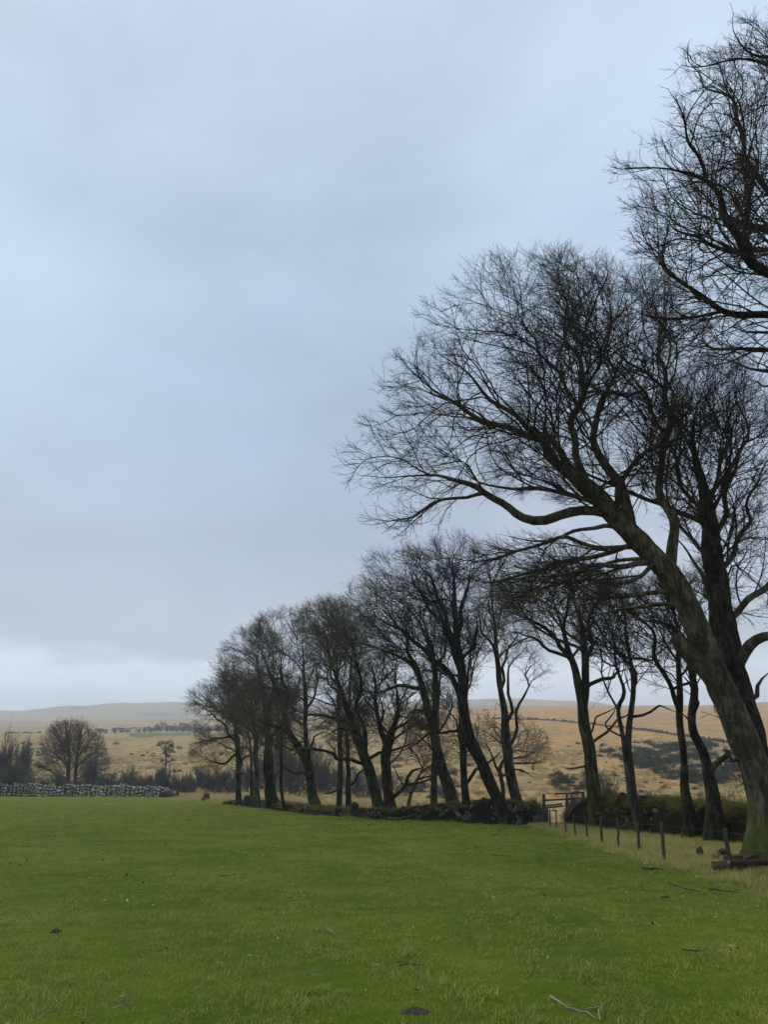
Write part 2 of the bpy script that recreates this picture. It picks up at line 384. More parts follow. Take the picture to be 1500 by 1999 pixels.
TRI = [0]
def tree(name, label, Y, stems, limbs, blobs, barks, twigm, step=.3, kill=.55, tipr=.006, jit=.3, up=.05, twl=.6, tw=(3, 1, 2), seed=1,
         flare=.7, base_z=None, cat='tree', group=None, wob=1.0, ksides=4, pipe=2.25, minr=None, spread=2.5, ground=False, focus=None, l1=3.0, n1=2.2, n2=2.6, n3=5.0, n4=7.0, crook=1.0, upw=.03, thick=1.0, n0=0.0, wind=0.0, limbw=1.0):
    """stems / limbs: polylines of (px, py, width_px[, dY]) in the photo, at depth Y + dY; blobs: crown volume (px, py, rx, ry, dY, rz, n)"""
    g = np.random.default_rng(seed)
    q0 = stems[0][0]; g0 = at(q0[0], q0[1], Y); gy = q0[1]; zt = (hz(g0[0], g0[1]) if ground else g0[2] - .45) - .12
    if at(q0[0], gy, Y)[2] > zt:
        while at(q0[0], gy, Y)[2] > zt: gy += 1
        stems[0].insert(0, (q0[0] + (4 if ground else 1), gy, q0[2] * 1.05))
    b0 = stems[0][0]; p0 = at(b0[0], b0[1], Y + (b0[3] if len(b0) > 3 else 0))
    root = empty(name, tuple(p0)); tag(root, label, cat, group)
    pos, par, rad = [], [], []
    parts = []
    def conv(ch, is_limb):
        out = []; dend = g.uniform(-spread, spread) if is_limb else 0
        for i, q in enumerate(ch):
            dy = q[3] if len(q) > 3 else dend * (i / max(1, len(ch) - 1))
            yy = Y + dy; out.append((*at(q[0], q[1], yy), q[2] * .5 * mpp(q[0], q[1], yy) * (limbw if is_limb and q[2] < 34 else 1.0)))
        return np.array(out)
    for kind, chains in (('trunk', stems), ('limb', limbs)):
        for ci, ch in enumerate(chains):
            C = conv(ch, kind == 'limb')
            if pos and not (kind == 'trunk' and ci == 0):
                allp = np.array(pos); k0 = int(((allp - C[0, :3]) ** 2).sum(1).argmin())
                if kind == 'limb' or np.linalg.norm(allp[k0] - C[0, :3]) < .35:
                    sh = allp[k0] - C[0, :3]
                    fall = np.linspace(1, 0, len(C))[:, None]; C[:, :3] += sh * fall; C[0, 3] = min(C[0, 3], rad[k0] * .95)
                else: k0 = -1
            else: k0 = -1
            S = catmull(C, step * (.8 if kind == 'trunk' else .9))
            ln = np.linspace(0, 1, len(S))
            w = wob * (.07 if kind == 'limb' else .014) * np.minimum(1, ln * 4)
            hh = np.cumsum(np.r_[0, np.linalg.norm(np.diff(S[:, :3], axis=0), axis=1)])
            for ax in range(3):
                S[:, ax] += w * (np.sin(hh * g.uniform(1.3, 2.2) + g.uniform(0, 6.28)) + .6 * np.sin(hh * g.uniform(3, 5) + g.uniform(0, 6.28))) * (.6 if ax == 2 else 1)
            if S[-1, 3] < .12: S[:, 3] *= np.where(ln > .55, 1 - .72 * ((ln - .55) / .45) ** 1.3, 1)
            S[:, 3] = np.maximum(S[:, 3], tipr * 1.3)
            parts.append((kind, S, ci))
            st = len(pos); prev = k0
            for i in range(len(S)):
                pos.append(S[i, :3]); rad.append(S[i, 3]); par.append(prev if prev >= 0 else len(pos) - 1); prev = len(pos) - 1
    ns = len(pos)
    pos, rad, par = np.array(pos), np.array(rad), np.array(par)
    BL_ = np.array([b[:6] for b in blobs], float)
    def inside(Pt, grow=1.0):
        X_, Y_, Z_ = Pt[..., 0], Pt[..., 1], Pt[..., 2] - CAMZ
        zc_ = Y_ * CT + Z_ * ST; yc_ = -Y_ * ST + Z_ * CT
        u, v = 750 + FPX * X_ / zc_, 999.5 - FPX * yc_ / zc_
        ins = np.zeros(u.shape, bool)
        for bx, by, rx, ry, dY, rz in BL_:
            ins |= ((u - bx) / rx) ** 2 + ((v - by) / ry) ** 2 + ((Y_ - Y - dY) / rz) ** 2 < grow * grow
        return ins
    fpt = at(*focus, Y) if focus else at(stems[0][-3][0], stems[0][-3][1] + 120 * 18 / Y, Y)
    def level(o, d, L, nseg, bend, outw, upw, clip=1.0):
        T = len(o); Pn = np.zeros((T, nseg + 1, 3)); Pn[:, 0] = o; d = norm(d); wv = g.normal(0, 1, (T, 3)); d0 = d
        for i in range(nseg):
            wv = .55 * wv + .85 * g.normal(0, 1, (T, 3))
            od = norm(Pn[:, i] - fpt)
            d = norm(d + wv * bend + (od * outw + np.array((-wind, 0, upw))) / nseg * 3)
            Pn[:, i + 1] = Pn[:, i] + d * (L / nseg)[:, None]
        if clip:
            ok = inside(Pn, clip); ok[:, 0] = True
            f = np.where(ok.all(1), nseg, np.argmin(ok, 1)).astype(float)
            f = np.where(f < nseg, np.maximum(f - 1 + g.uniform(0, .9, T), .05), f)
            q = np.arange(nseg + 1)[None, :] / nseg * f[:, None]; i0 = np.minimum(q.astype(int), nseg - 1); fr = (q - i0)[..., None]
            rows = np.arange(T)[:, None]
            Pn = Pn[rows, i0] * (1 - fr) + Pn[rows, i0 + 1] * fr
            L = L * f / nseg
        return Pn, L
    def tubes(Pn, r0, tip, k):
        T, m = Pn.shape[:2]
        D = np.gradient(Pn, axis=1); tp = np.linspace(1, 0, m) ** .8
        rr = (tip[:, None] + (r0 - tip)[:, None] * tp[None, :])
        V_ = rings(Pn.reshape(-1, 3), D.reshape(-1, 3), rr.ravel(), k).reshape(-1, 3)
        base = (np.arange(T)[:, None] * m + np.arange(m - 1)[None, :]).ravel()
        acc_.add(V_, ring_quads(base, base + 1, k)); return D, rr
    def spawn(Pn, D, rr, per_m, L, lo, hi, ang, jit_):
        """points along parents, child directions at an angle, lengths as share of the remaining parent"""
        T, m = Pn.shape[:2]; n_ = np.maximum(1, np.round(L * per_m + g.uniform(-.5, .5, T))).astype(int)
        w = np.repeat(np.arange(T), n_); t_ = g.uniform(lo, hi, len(w)) * (m - 1)
        i0 = np.minimum(t_.astype(int), m - 2); f = (t_ - i0)[:, None]
        o = Pn[w, i0] * (1 - f) + Pn[w, i0 + 1] * f; dd = norm(D[w, i0])
        sd_ = norm(np.cross(dd, g.normal(0, 1, dd.shape)))
        an = np.clip(g.normal(ang, jit_, len(w)), .15, 1.4)[:, None]
        return w, t_ / (m - 1), o, dd * np.cos(an) + sd_ * np.sin(an), rr[w, i0]
    acc_ = Acc(); TV = []
    # level 0: extra main boughs off the stems
    P0 = None
    if n0:
        stemn = np.zeros(len(pos), bool); c_ = 0
        for kind, S, ci in parts:
            if kind == 'trunk': stemn[c_:c_ + len(S)] = True
            c_ += len(S)
        dd0 = norm(pos - pos[par] + np.array((0, 0, 1e-6)))
        w = np.where(stemn & inside(pos, 1.2) & (rad < .35))[0]
        w = np.repeat(w, np.floor(np.linalg.norm(pos - pos[par], axis=1)[w] * n0 + g.uniform(0, 1, len(w))).astype(int))
        if len(w):
            sd_ = norm(np.cross(dd0[w], g.normal(0, 1, (len(w), 3)))); an = np.clip(g.normal(.85, .22, len(w)), .4, 1.35)[:, None]
            P0, L0 = level(pos[w], dd0[w] * np.cos(an) + sd_ * np.sin(an), l1 * g.uniform(1.0, 1.7, len(w)), 12, crook * .13, .10, upw * 1.3, 1.1)
            k_ = L0 > .5; P0, L0, w = P0[k_], L0[k_], w[k_]
            if len(w): D0, R0 = tubes(P0, np.minimum(rad[w] * .55, .018 + .012 * L0), np.full(len(w), tipr * 1.3), 5)
            else: P0 = None
    # level 1: boughs off the trunk and limbs
    ins = inside(pos, 1.08)
    dirs0 = np.where((np.arange(len(pos)) == par)[:, None], np.array((0, 0, 1.)), norm(pos - pos[par] + 1e-6))
    w = np.where(ins & (rad < .30))[0]
    seg = np.linalg.norm(pos - pos[par], axis=1)[w]
    cnt = np.floor(seg * n1 + g.uniform(0, 1, len(w))).astype(int)
    w = np.repeat(w, cnt)
    tipn = np.setdiff1d(np.arange(len(pos)), par)           # ends of limbs always carry on
    w = np.concatenate([w, np.repeat(tipn, 3)]); T = len(w)
    sd_ = norm(np.cross(dirs0[w], g.normal(0, 1, (T, 3))))
    an = np.clip(g.normal(.62, .2, T), .2, 1.2); an[-3 * len(tipn):] *= .45; an = an[:, None]
    L1 = l1 * g.uniform(.55, 1.15, T); o_, d_, pr1 = pos[w], dirs0[w] * np.cos(an) + sd_ * np.sin(an), rad[w]
    if P0 is not None:
        w0, t0, o0, d0, pr0 = spawn(P0, D0, R0, n1 * .8, L0, .15, 1.0, .62, .2)
        o_ = np.vstack([o_, o0]); d_ = np.vstack([d_, d0]); pr1 = np.concatenate([pr1, pr0]); L1 = np.concatenate([L1, l1 * g.uniform(.4, .9, len(o0)) * (1.1 - .5 * t0)])
    P1, L1 = level(o_, d_, L1, 9, crook * .15, .16, upw)
    k_ = L1 > .2; P1, L1, pr1 = P1[k_], L1[k_], pr1[k_]
    r1 = np.minimum(pr1 * .62, tipr * 1.4 + .0085 * L1 * thick)
    r1 = np.maximum(r1, tipr)
    D1, R1 = tubes(P1, r1, np.full(len(r1), tipr * .9), ksides)
    # level 2: branches
    w2, t2, o2, d2, pr2 = spawn(P1, D1, R1, n2, L1, .12, .98, .62, .18)
    L2 = np.maximum(.25, L1[w2] * (1.05 - .62 * t2) * g.uniform(.35, .75, len(w2)))
    P2, L2 = level(o2, d2, L2, 5, crook * .17, .12, upw)
    k_ = L2 > .1; P2, L2, pr2 = P2[k_], L2[k_], pr2[k_]
    r2 = np.maximum(np.minimum(pr2 * .7, tipr + .006 * L2 * thick), tipr * .85)
    D2, R2 = tubes(P2, r2, np.full(len(r2), tipr * .75), 3)
    # level 3: twigs off both, level 4: shoots
    for Pp, Dp, Rp, Lp, nn, lo in ((P2, D2, R2, L2, n3, .15), (P1, D1, R1, L1, n3 * .45, .2)):
        w3, t3, o3, d3, pr3 = spawn(Pp, Dp, Rp, nn, Lp, lo, 1.0, .60, .2)
        k_ = ~inside(o3, .74) | (g.uniform(size=len(o3)) < .42); w3, o3, d3 = w3[k_], o3[k_], d3[k_]
        L3 = twl * g.uniform(.5, 1.3, len(w3))
        P3, L3 = level(o3, d3, L3, 2, crook * .17, .10, upw * 1.5, 1.07)
        k_ = L3 > .06; P3, L3 = P3[k_], L3[k_]
        D3, R3 = tubes(P3, np.full(len(L3), tipr * .66), np.full(len(L3), tipr * .36), 3)
        w4, t4, o4, d4, pr4 = spawn(P3, D3, R3, n4, L3, .12, 1.0, .66, .2)
        L4 = L3[w4] * g.uniform(.25, .6, len(w4)); d4 = norm(d4 + np.array((-wind, 0, .12)))
        e4 = norm(np.cross(d4, g.normal(0, 1, d4.shape))) * tipr * .55
        TV.append(np.stack([o4 - e4, o4 + e4, o4 + d4 * L4[:, None]], 1).reshape(-1, 3))
    v_, q_ = acc_.out(); tv = np.vstack(TV); tr_ = np.arange(len(tv)).reshape(-1, 3) + len(v_)
    TRI[0] += 2 * len(q_) + len(tr_)
    print(label[:40], 'L1', len(P1), 'L2', len(P2), 'ktris', (2 * len(q_) + len(tr_)) // 1000)
    link('crown', mesh_np('crown', np.vstack([v_, tv]) - p0, q_, tr_), twigm, root)
    for kind, S, ci in parts:
        big = kind == 'trunk'
        k = 18 if (big and S[0, 3] > .2) else (12 if big else 8)
        rel = 0.0
        if big or S[0, 3] > .12:
            rel = .13
            if S[0, 3] > .3:
                k = 36; tt_ = np.linspace(0, len(S) - 1, len(S) * 2 - 1); S = np.stack([np.interp(tt_, np.arange(len(S)), S[:, c]) for c in range(4)], 1)
        v_, q_, t_ = limb_mesh(S[:, :3], S[:, 3], k, flare=flare if big and (ci == 0 or np.linalg.norm(S[0, :2] - p0[:2]) < 1.5 and S[0, 2] < p0[2] + .5) else 0, lobes=int(g.integers(3, 6)), g=g, relief=rel)
        TRI[0] += 2 * len(q_)
        bm_ = barks[min(ci, len(barks) - 1)] if big else barks[0]
        link(kind, mesh_np(kind, v_ - p0, q_, t_), bm_, root)
    return root
# ------------------------------------------------------------------ the trees of the hedge bank
BD, BL, BM, BO, BX = M['bark_dark'], M['bark_lean'], M['bark_mid'], M['bark_ochre'], M['bark_moss']
GRP = 'bare beech trees along the hedge bank'
# the big two-stemmed beech leaning over the field
tree('beech_tree', 'huge two-stemmed beech with lichen-grey trunk leaning far left over the field', 17.6,
     [[(1510, 1672, 96), (1503, 1600, 76), (1490, 1540, 64), (1472, 1490, 58), (1450, 1430, 54), (1424, 1375, 49), (1396, 1315, 45), (1370, 1250, 43), (1342, 1180, 45), (1310, 1120, 45), (1258, 1068, 42),
       (1208, 1015, 38), (1150, 955, 32), (1102, 915, 25)],
      [(1480, 1500, 60, .3), (1462, 1410, 46, .5), (1440, 1328, 42, .7), (1418, 1250, 49, .9), (1405, 1150, 44, 1.0), (1390, 1080, 36, 1.1), (1384, 1000, 30, 1.2), (1368, 925, 22, 1.2), (1352, 850, 16, 1.2), (1362, 790, 9, 1.2)]],
     [[(1200, 1012, 24), (1140, 1004, 23), (1062, 1020, 22), (1005, 1008, 20), (962, 978, 17), (940, 955, 15), (900, 945, 12), (862, 926, 9), (810, 934, 7), (755, 930, 5), (705, 928, 3.5)],
      [(945, 962, 12), (905, 972, 9), (865, 975, 8), (815, 1000, 6), (760, 1020, 4), (720, 1030, 3)],
      [(1102, 915, 26), (1072, 895, 22), (1060, 862, 18), (1030, 850, 16), (962, 824, 13), (905, 795, 10), (860, 772, 8), (815, 735, 5), (785, 700, 3.5)],
      [(1152, 955, 24), (1130, 900, 19), (1128, 850, 17), (1127, 780, 15), (1136, 722, 12), (1115, 660, 9), (1110, 600, 6), (1092, 545, 4)],
      [(1232, 1038, 28), (1214, 960, 24), (1190, 900, 21), (1164, 850, 17), (1174, 800, 14), (1190, 730, 10), (1180, 680, 7), (1195, 620, 4)],
      [(1125, 930, 20), (1085, 872, 16), (1040, 830, 14), (990, 800, 12), (940, 765, 9), (890, 715, 6), (850, 665, 4)],
      [(1312, 1112, 28), (1316, 1040, 24), (1308, 980, 21), (1298, 900, 18), (1302, 820, 15), (1306, 740, 12), (1295, 690, 9), (1288, 640, 7), (1258, 590, 5)],
      [(1300, 820, 10), (1268, 790, 9), (1262, 750, 8), (1235, 735, 6), (1220, 700, 5)],
      [(1300, 720, 9), (1265, 705, 7), (1225, 690, 6), (1190, 660, 4)],
      [(1128, 800, 9), (1090, 740, 8), (1060, 690, 6), (1030, 640, 5), (1005, 590, 4)],
      [(1128, 760, 8), (1160, 700, 6), (1165, 640, 5), (1150, 580, 4)],
      [(1285, 1095, 16), (1215, 1108, 13), (1140, 1118, 10), (1060, 1150, 8), (985, 1180, 5)],
      [(1262, 1075, 14), (1190, 1070, 11), (1110, 1060, 9), (1020, 1075, 7), (930, 1090, 5), (860, 1100, 4)],
      [(1330, 1150, 14), (1270, 1160, 11), (1200, 1160, 9), (1130, 1175, 6)],
      [(1240, 1050, 13, .3), (1160, 1085, 11, 1.0), (1070, 1105, 9, 1.6), (985, 1125, 7, 2.0), (905, 1130, 4, 2.2)], [(1275, 1090, 12, .3), (1210, 1135, 10, -.6), (1130, 1150, 8, -1.2), (1050, 1195, 5, -1.6)],
      [(1350, 1195, 12, .3), (1290, 1175, 10, 1.2), (1220, 1190, 8, 2.0), (1150, 1205, 5, 2.5)], [(1225, 1035, 12, .2), (1150, 1035, 10, 1.4), (1080, 1050, 8, 2.2), (1000, 1050, 5, 2.6)], [(1300, 1115, 10, .4), (1235, 1100, 9, 1.8), (1170, 1110, 7, 2.6), (1100, 1135, 4, 3)],
      [(1398, 1130, 14, 1.0), (1440, 1050, 11, 1.6), (1475, 965, 8, 2.0), (1495, 890, 5, 2.2)], [(1388, 1050, 12, 1.1), (1345, 965, 10, 1.6), (1325, 890, 7, 2.0), (1335, 820, 5, 2.2)], [(1410, 1190, 13, .9), (1370, 1130, 10, 2.0), (1345, 1080, 7, 2.6), (1310, 1040, 5, 3)],
      [(1180, 985, 13), (1120, 965, 11), (1050, 950, 10), (985, 950, 8), (930, 935, 6), (880, 900, 4)],
      [(1408, 1375, 36, -.15), (1378, 1328, 36, -.2), (1351, 1278, 35, -.25), (1336, 1246, 30, -.25)],
      [(1420, 1220, 20, .9), (1452, 1180, 17, 1.2), (1482, 1155, 15, 1.4), (1520, 1110, 12, 1.5), (1570, 1060, 8, 1.5)],
      [(1440, 1320, 30, .8), (1458, 1270, 26, .6), (1490, 1248, 22, .4), (1540, 1235, 18, .2), (1600, 1180, 10, 0)],
      [(1446, 1375, 14, .7), (1466, 1358, 12, .6), (1482, 1338, 9, .5), (1512, 1312, 7, .5)],
      [(1390, 1060, 14, 1.1), (1420, 980, 12, 1.3), (1440, 900, 9, 1.5), (1465, 830, 6, 1.5)],
      [(1384, 1000, 12, 1.2), (1410, 930, 10, 1.0), (1420, 860, 8, .8), (1410, 790, 5, .6)],
      [(1398, 1120, 13, 1.1), (1360, 1060, 10, 1.8), (1330, 1010, 8, 2.2), (1300, 960, 6, 2.4)],
      [(1446, 1470, 16, -.2), (1425, 1492, 9, -.3), (1415, 1470, 6, -.4)],
      [(1432, 1418, 5, -.4), (1418, 1405, 4, -.6), (1402, 1396, 2, -.7)], [(1430, 1400, 4, -.4), (1415, 1385, 3, -.5), (1408, 1378, 2, -.5)], [(1465, 1520, 5, -.5), (1445, 1510, 4, -.7), (1430, 1500, 2, -.8)], [(1470, 1545, 5, -.5), (1450, 1530, 3, -.7), (1435, 1528, 2, -.8)]],
     [(985, 800, 225, 170, 0, 3.2, 1500), (805, 895, 142, 105, 0, 2.4, 700), (800, 760, 60, 80, 0, 1.6, 0), (700, 925, 42, 28, 0, 1.0, 0), (1105, 640, 190, 150, 0, 3.0, 1200), (1255, 680, 130, 165, .5, 2.6, 800),
      (810, 1005, 122, 46, 0, 1.8, 260), (1000, 560, 110, 70, 0, 2.0, 0), (1060, 1120, 200, 75, .5, 2.6, 800), (1395, 880, 130, 200, 1.4, 2.6, 1200), (1450, 1130, 100, 120, 1.6, 2.0, 380), (920, 650, 110, 110, 0, 2.0, 420), (1415, 1398, 28, 24, -.5, .7, 0), (1450, 1515, 34, 40, -.5, .7, 0), (1200, 850, 190, 160, .5, 3, 700)],
     [BL, BD], M['twig'], limbw=.80, step=.24, tipr=.0055, twl=.46, seed=3, ground=True, l1=3.6, n1=3.8, n2=3.4, n3=7.5, n4=12, n0=.6, wob=1.4, crook=1.45, thick=.65, wind=.03, focus=(1300, 1080), flare=.55, ksides=4, group=GRP)

# the beech just outside the right edge whose branches reach in at the top
tree('beech_tree', 'tall near beech at the right edge, only its upper branches reaching in over the others', 13.2,
     [[(1770, 1790, 130), (1745, 1500, 105), (1715, 1150, 90), (1680, 850, 76), (1648, 650, 62), (1625, 480, 46), (1610, 300, 32), (1600, 120, 18), (1590, -40, 8)]],
     [[(1640, 600, 34), (1560, 570, 30), (1500, 530, 27), (1468, 500, 25), (1438, 448, 22), (1408, 408, 19), (1368, 356, 14), (1330, 340, 10), (1285, 326, 8), (1215, 324, 5)],
      [(1632, 520, 24), (1560, 490, 20), (1500, 456, 17), (1450, 438, 15), (1412, 410, 12), (1385, 385, 8)],
      [(1364, 350, 9), (1350, 290, 8), (1340, 240, 6), (1318, 190, 5), (1300, 165, 3)],
      [(1620, 460, 22), (1550, 420, 18), (1498, 385, 16), (1472, 322, 14), (1448, 268, 12), (1424, 210, 9), (1392, 172, 7), (1358, 122, 5), (1338, 92, 3)],
      [(1608, 260, 16), (1550, 180, 12), (1500, 122, 9), (1462, 98, 7), (1445, 50, 5), (1442, 10, 3)],
      [(1655, 690, 28), (1580, 640, 23), (1500, 612, 20), (1425, 606, 16), (1362, 580, 13), (1305, 535, 10), (1282, 480, 7), (1240, 432, 5)],
      [(1425, 607, 9), (1330, 621, 8), (1272, 615, 6), (1225, 590, 4)],
      [(1665, 760, 20), (1580, 710, 16), (1500, 684, 13), (1410, 676, 9), (1345, 660, 6)],
      [(1668, 770, 16), (1580, 690, 12), (1500, 650, 9), (1440, 648, 6), (1390, 640, 4)], [(1672, 800, 14), (1600, 780, 11), (1520, 760, 8), (1460, 745, 5)], [(1670, 790, 16), (1590, 755, 13), (1500, 735, 10), (1430, 710, 6), (1370, 700, 4)],
      [(1470, 502, 12), (1400, 480, 10), (1340, 455, 7), (1290, 420, 5)],
      [(1490, 500, 14), (1475, 420, 11), (1470, 340, 8), (1478, 250, 6)],
      [(1640, 620, 24), (1720, 540, 18), (1790, 460, 10)], [(1620, 420, 20), (1690, 300, 14), (1740, 200, 8)]],
     [(1400, 420, 175, 200, 0, 2.4, 1500), (1405, 240, 110, 150, 0, 2.0, 620), (1480, 90, 70, 110, 0, 1.6, 260), (1410, 620, 160, 110, 0, 2.2, 620), (1470, 690, 90, 60, 0, 1.8, 0), (1270, 330, 75, 60, 0, 1.2, 160),
      (1330, 150, 40, 60, 0, 1.0, 60), (1640, 350, 150, 350, .5, 2.6, 900)],
     [BD], M['twig'], limbw=.70, step=.20, tipr=.0052, twl=.36, seed=5, ground=True, l1=2.6, focus=(1640, 620), n1=4.8, n2=3.8, n3=7, n4=13, wob=1.3, crook=1.45, thick=.75, wind=.03, n0=.8, flare=.5, group=GRP)

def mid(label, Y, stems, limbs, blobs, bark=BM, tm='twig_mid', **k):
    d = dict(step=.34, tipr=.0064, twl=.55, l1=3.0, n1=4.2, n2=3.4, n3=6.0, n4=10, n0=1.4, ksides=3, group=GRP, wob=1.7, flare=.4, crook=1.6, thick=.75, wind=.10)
    d.update(k)
    blobs = [(b[0], b[1] + b[3] * .14, b[2] * 1.12, b[3] * 1.2, b[4], b[5], 0) for b in blobs]
    if Y > 33:                                    # low side branches between the trunks
        lo = min(stems[0], key=lambda q: abs(q[1] - 1445)); blobs.append((lo[0] - 8, 1432, 1500 / Y * 1.25, 58, 0, 1.8, 0))
    stems = [[(q[0], q[1], q[2] * .86, *q[3:]) for q in c] for c in stems]; limbs = [[(q[0], q[1], q[2] * .85, *q[3:]) for q in c] for c in limbs]
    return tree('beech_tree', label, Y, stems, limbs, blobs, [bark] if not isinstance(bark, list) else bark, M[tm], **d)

mid('straight beech with forked crown on the mossy bank behind the wooden rails', 29.2,
    [[(1165, 1592, 34), (1158, 1530, 29), (1152, 1470, 27), (1143, 1410, 26), (1138, 1385, 24), (1128, 1330, 19), (1117, 1285, 16), (1098, 1225, 12), (1078, 1165, 8)],
     [(1140, 1390, 22), (1146, 1330, 18), (1143, 1275, 15), (1134, 1215, 12), (1120, 1160, 8)]],
    [[(1118, 1285, 12), (1085, 1245, 9), (1040, 1215, 7), (995, 1195, 5)], [(1122, 1300, 10), (1070, 1255, 7), (1020, 1240, 5), (985, 1240, 3)],
     [(1145, 1320, 11), (1150, 1250, 9), (1160, 1190, 7), (1180, 1150, 4)], [(1146, 1345, 9), (1185, 1325, 8), (1215, 1310, 6), (1240, 1300, 4)],
     [(1150, 1452, 7), (1185, 1425, 6), (1205, 1405, 5), (1240, 1385, 3)], [(1150, 1440, 5), (1175, 1405, 4), (1200, 1378, 3)],
     [(1152, 1490, 5, -1), (1130, 1501, 4.5, -1.2), (1100, 1500, 3.5, -1.3), (1085, 1498, 3, -1.3)], [(1100, 1235, 8), (1110, 1180, 6), (1105, 1130, 4)]],
    [(1095, 1165, 115, 75, 0, 3.0, 700), (1190, 1200, 75, 80, 0, 2.2, 280), (1020, 1215, 50, 40, 0, 1.6, 110)], BX, seed=21, step=.3)
mid('slim twin-stemmed sinuous beech rising behind the wire fence posts', 26.6,
    [[(1252, 1618, 26), (1240, 1570, 22), (1228, 1510, 13), (1216, 1440, 11), (1208, 1385, 10), (1219, 1350, 9), (1206, 1300, 8), (1198, 1250, 6), (1190, 1195, 4)],
     [(1240, 1565, 17), (1232, 1490, 14), (1228, 1410, 13), (1238, 1345, 12), (1232, 1285, 10), (1222, 1225, 8), (1214, 1160, 5)]],
    [[(1229, 1405, 7), (1262, 1395, 6), (1292, 1384, 5), (1318, 1388, 3)], [(1215, 1440, 5), (1190, 1410, 4), (1212, 1365, 3)],
     [(1232, 1290, 6), (1265, 1285, 5), (1300, 1270, 3)], [(1206, 1300, 5), (1180, 1280, 4), (1160, 1250, 3)]],
    [(1220, 1210, 90, 80, 0, 2.2, 260), (1275, 1290, 60, 60, 0, 1.8, 110), (1185, 1310, 40, 60, 0, 1.4, 40)], BM, seed=22, tm='twig', step=.26, twl=.5)
mid('thin dark beech with a long limb slanting left, beside the big leaning trunk', 24.0,
    [[(1347, 1598, 28), (1338, 1530, 20), (1333, 1460, 17), (1329, 1390, 15), (1326, 1310, 13), (1322, 1230, 10), (1318, 1160, 6)]],
    [[(1330, 1395, 12), (1312, 1345, 11), (1297, 1295, 10), (1275, 1245, 8), (1240, 1205, 6), (1205, 1180, 4)], [(1320, 1370, 7, -1.2), (1345, 1345, 7, -1.4), (1372, 1325, 6, -1.6)],
     [(1326, 1300, 6), (1300, 1250, 5), (1285, 1215, 3)], [(1324, 1240, 6), (1300, 1215, 6), (1258, 1212, 4)]],
    [(1265, 1195, 95, 70, 0, 2.2, 330), (1320, 1200, 55, 90, 0, 1.8, 130), (1285, 1310, 45, 50, 0, 1.2, 0)], BD, tm='twig', seed=23, step=.24, twl=.48)
mid('crooked dark beech forking low on the bank right of the thin one', 22.6,
    [[(1396, 1600, 40), (1393, 1550, 30), (1388, 1510, 27), (1375, 1470, 22), (1356, 1435, 20), (1350, 1395, 18), (1356, 1345, 16), (1349, 1290, 13), (1352, 1220, 9), (1345, 1160, 5)]],
    [[(1388, 1512, 15), (1405, 1485, 12), (1420, 1466, 10)], [(1362, 1445, 12), (1345, 1410, 10), (1330, 1395, 8)], [(1352, 1395, 9), (1360, 1350, 7), (1340, 1320, 5)]],
    [(1345, 1200, 80, 80, .6, 2.0, 260), (1330, 1300, 40, 50, 0, 1.2, 0)], BD, tm='twig', seed=24, step=.24, twl=.48)
mid('slender beech left of the wooden rails with a bare fork to its right', 33.6,
    [[(1022, 1612, 34), (1008, 1560, 24), (998, 1510, 22), (990, 1450, 20), (984, 1390, 16), (976, 1330, 13), (970, 1260, 11), (962, 1190, 8), (958, 1130, 5)]],
    [[(994, 1470, 8), (1012, 1410, 7), (1026, 1365, 6), (1040, 1330, 4), (1060, 1312, 3)], [(1030, 1350, 5), (1022, 1325, 4), (1038, 1300, 3)], [(988, 1420, 8), (998, 1370, 7), (996, 1320, 5), (1010, 1280, 4), (1030, 1255, 3)],
     [(978, 1340, 8), (990, 1280, 6), (1010, 1230, 4)], [(972, 1290, 7), (948, 1240, 5), (935, 1190, 4)]],
    [(975, 1180, 60, 90, 0, 2.2, 330), (1010, 1265, 45, 45, 0, 1.5, 110), (1050, 1310, 38, 30, 0, 1.2, 70)], BM, seed=25, twl=.55)
mid('big dark beech with bent trunk leaning left from the stony bank', 33.0,
    [[(988, 1612, 36), (975, 1565, 28), (955, 1520, 27), (932, 1475, 26), (914, 1435, 26), (906, 1380, 24), (900, 1310, 21), (893, 1240, 18), (888, 1170, 13), (884, 1100, 7)]],
    [[(904, 1372, 15), (878, 1320, 13), (842, 1282, 11), (795, 1245, 8), (745, 1205, 5), (705, 1170, 3)], [(900, 1320, 14), (880, 1250, 11), (862, 1190, 9), (838, 1125, 6), (815, 1080, 4)],
     [(893, 1240, 11), (910, 1170, 8), (918, 1110, 5)], [(893, 1290, 11), (868, 1225, 8), (830, 1170, 6), (785, 1130, 4)], [(908, 1440, 7, -.6), (880, 1432, 6.5, -1.2), (840, 1430, 6, -1.8), (815, 1452, 5, -2), (780, 1470, 3, -2)],
     [(900, 1300, 8), (925, 1250, 6), (940, 1200, 4)]],
    [(800, 1160, 115, 90, 0, 3.0, 760), (890, 1130, 70, 85, 0, 2.6, 420), (730, 1190, 50, 60, 0, 1.6, 150), (850, 1260, 90, 60, 0, 2.4, 260)], BD, seed=26, tm='twig')
mid('upright narrow beech close left of the bent leaning trunk', 34.6,
    [[(916, 1604, 26), (909, 1550, 18), (905, 1500, 16), (903, 1440, 14), (907, 1380, 11), (915, 1310, 8), (925, 1240, 5)]],
    [[(906, 1530, 9), (930, 1505, 8), (950, 1488, 6), (975, 1465, 4)], [(904, 1470, 6), (890, 1420, 5), (870, 1380, 3)]],
    [(935, 1255, 50, 70, .5, 2.0, 200), (880, 1340, 40, 40, 1, 1.5, 80)], BD, seed=27)
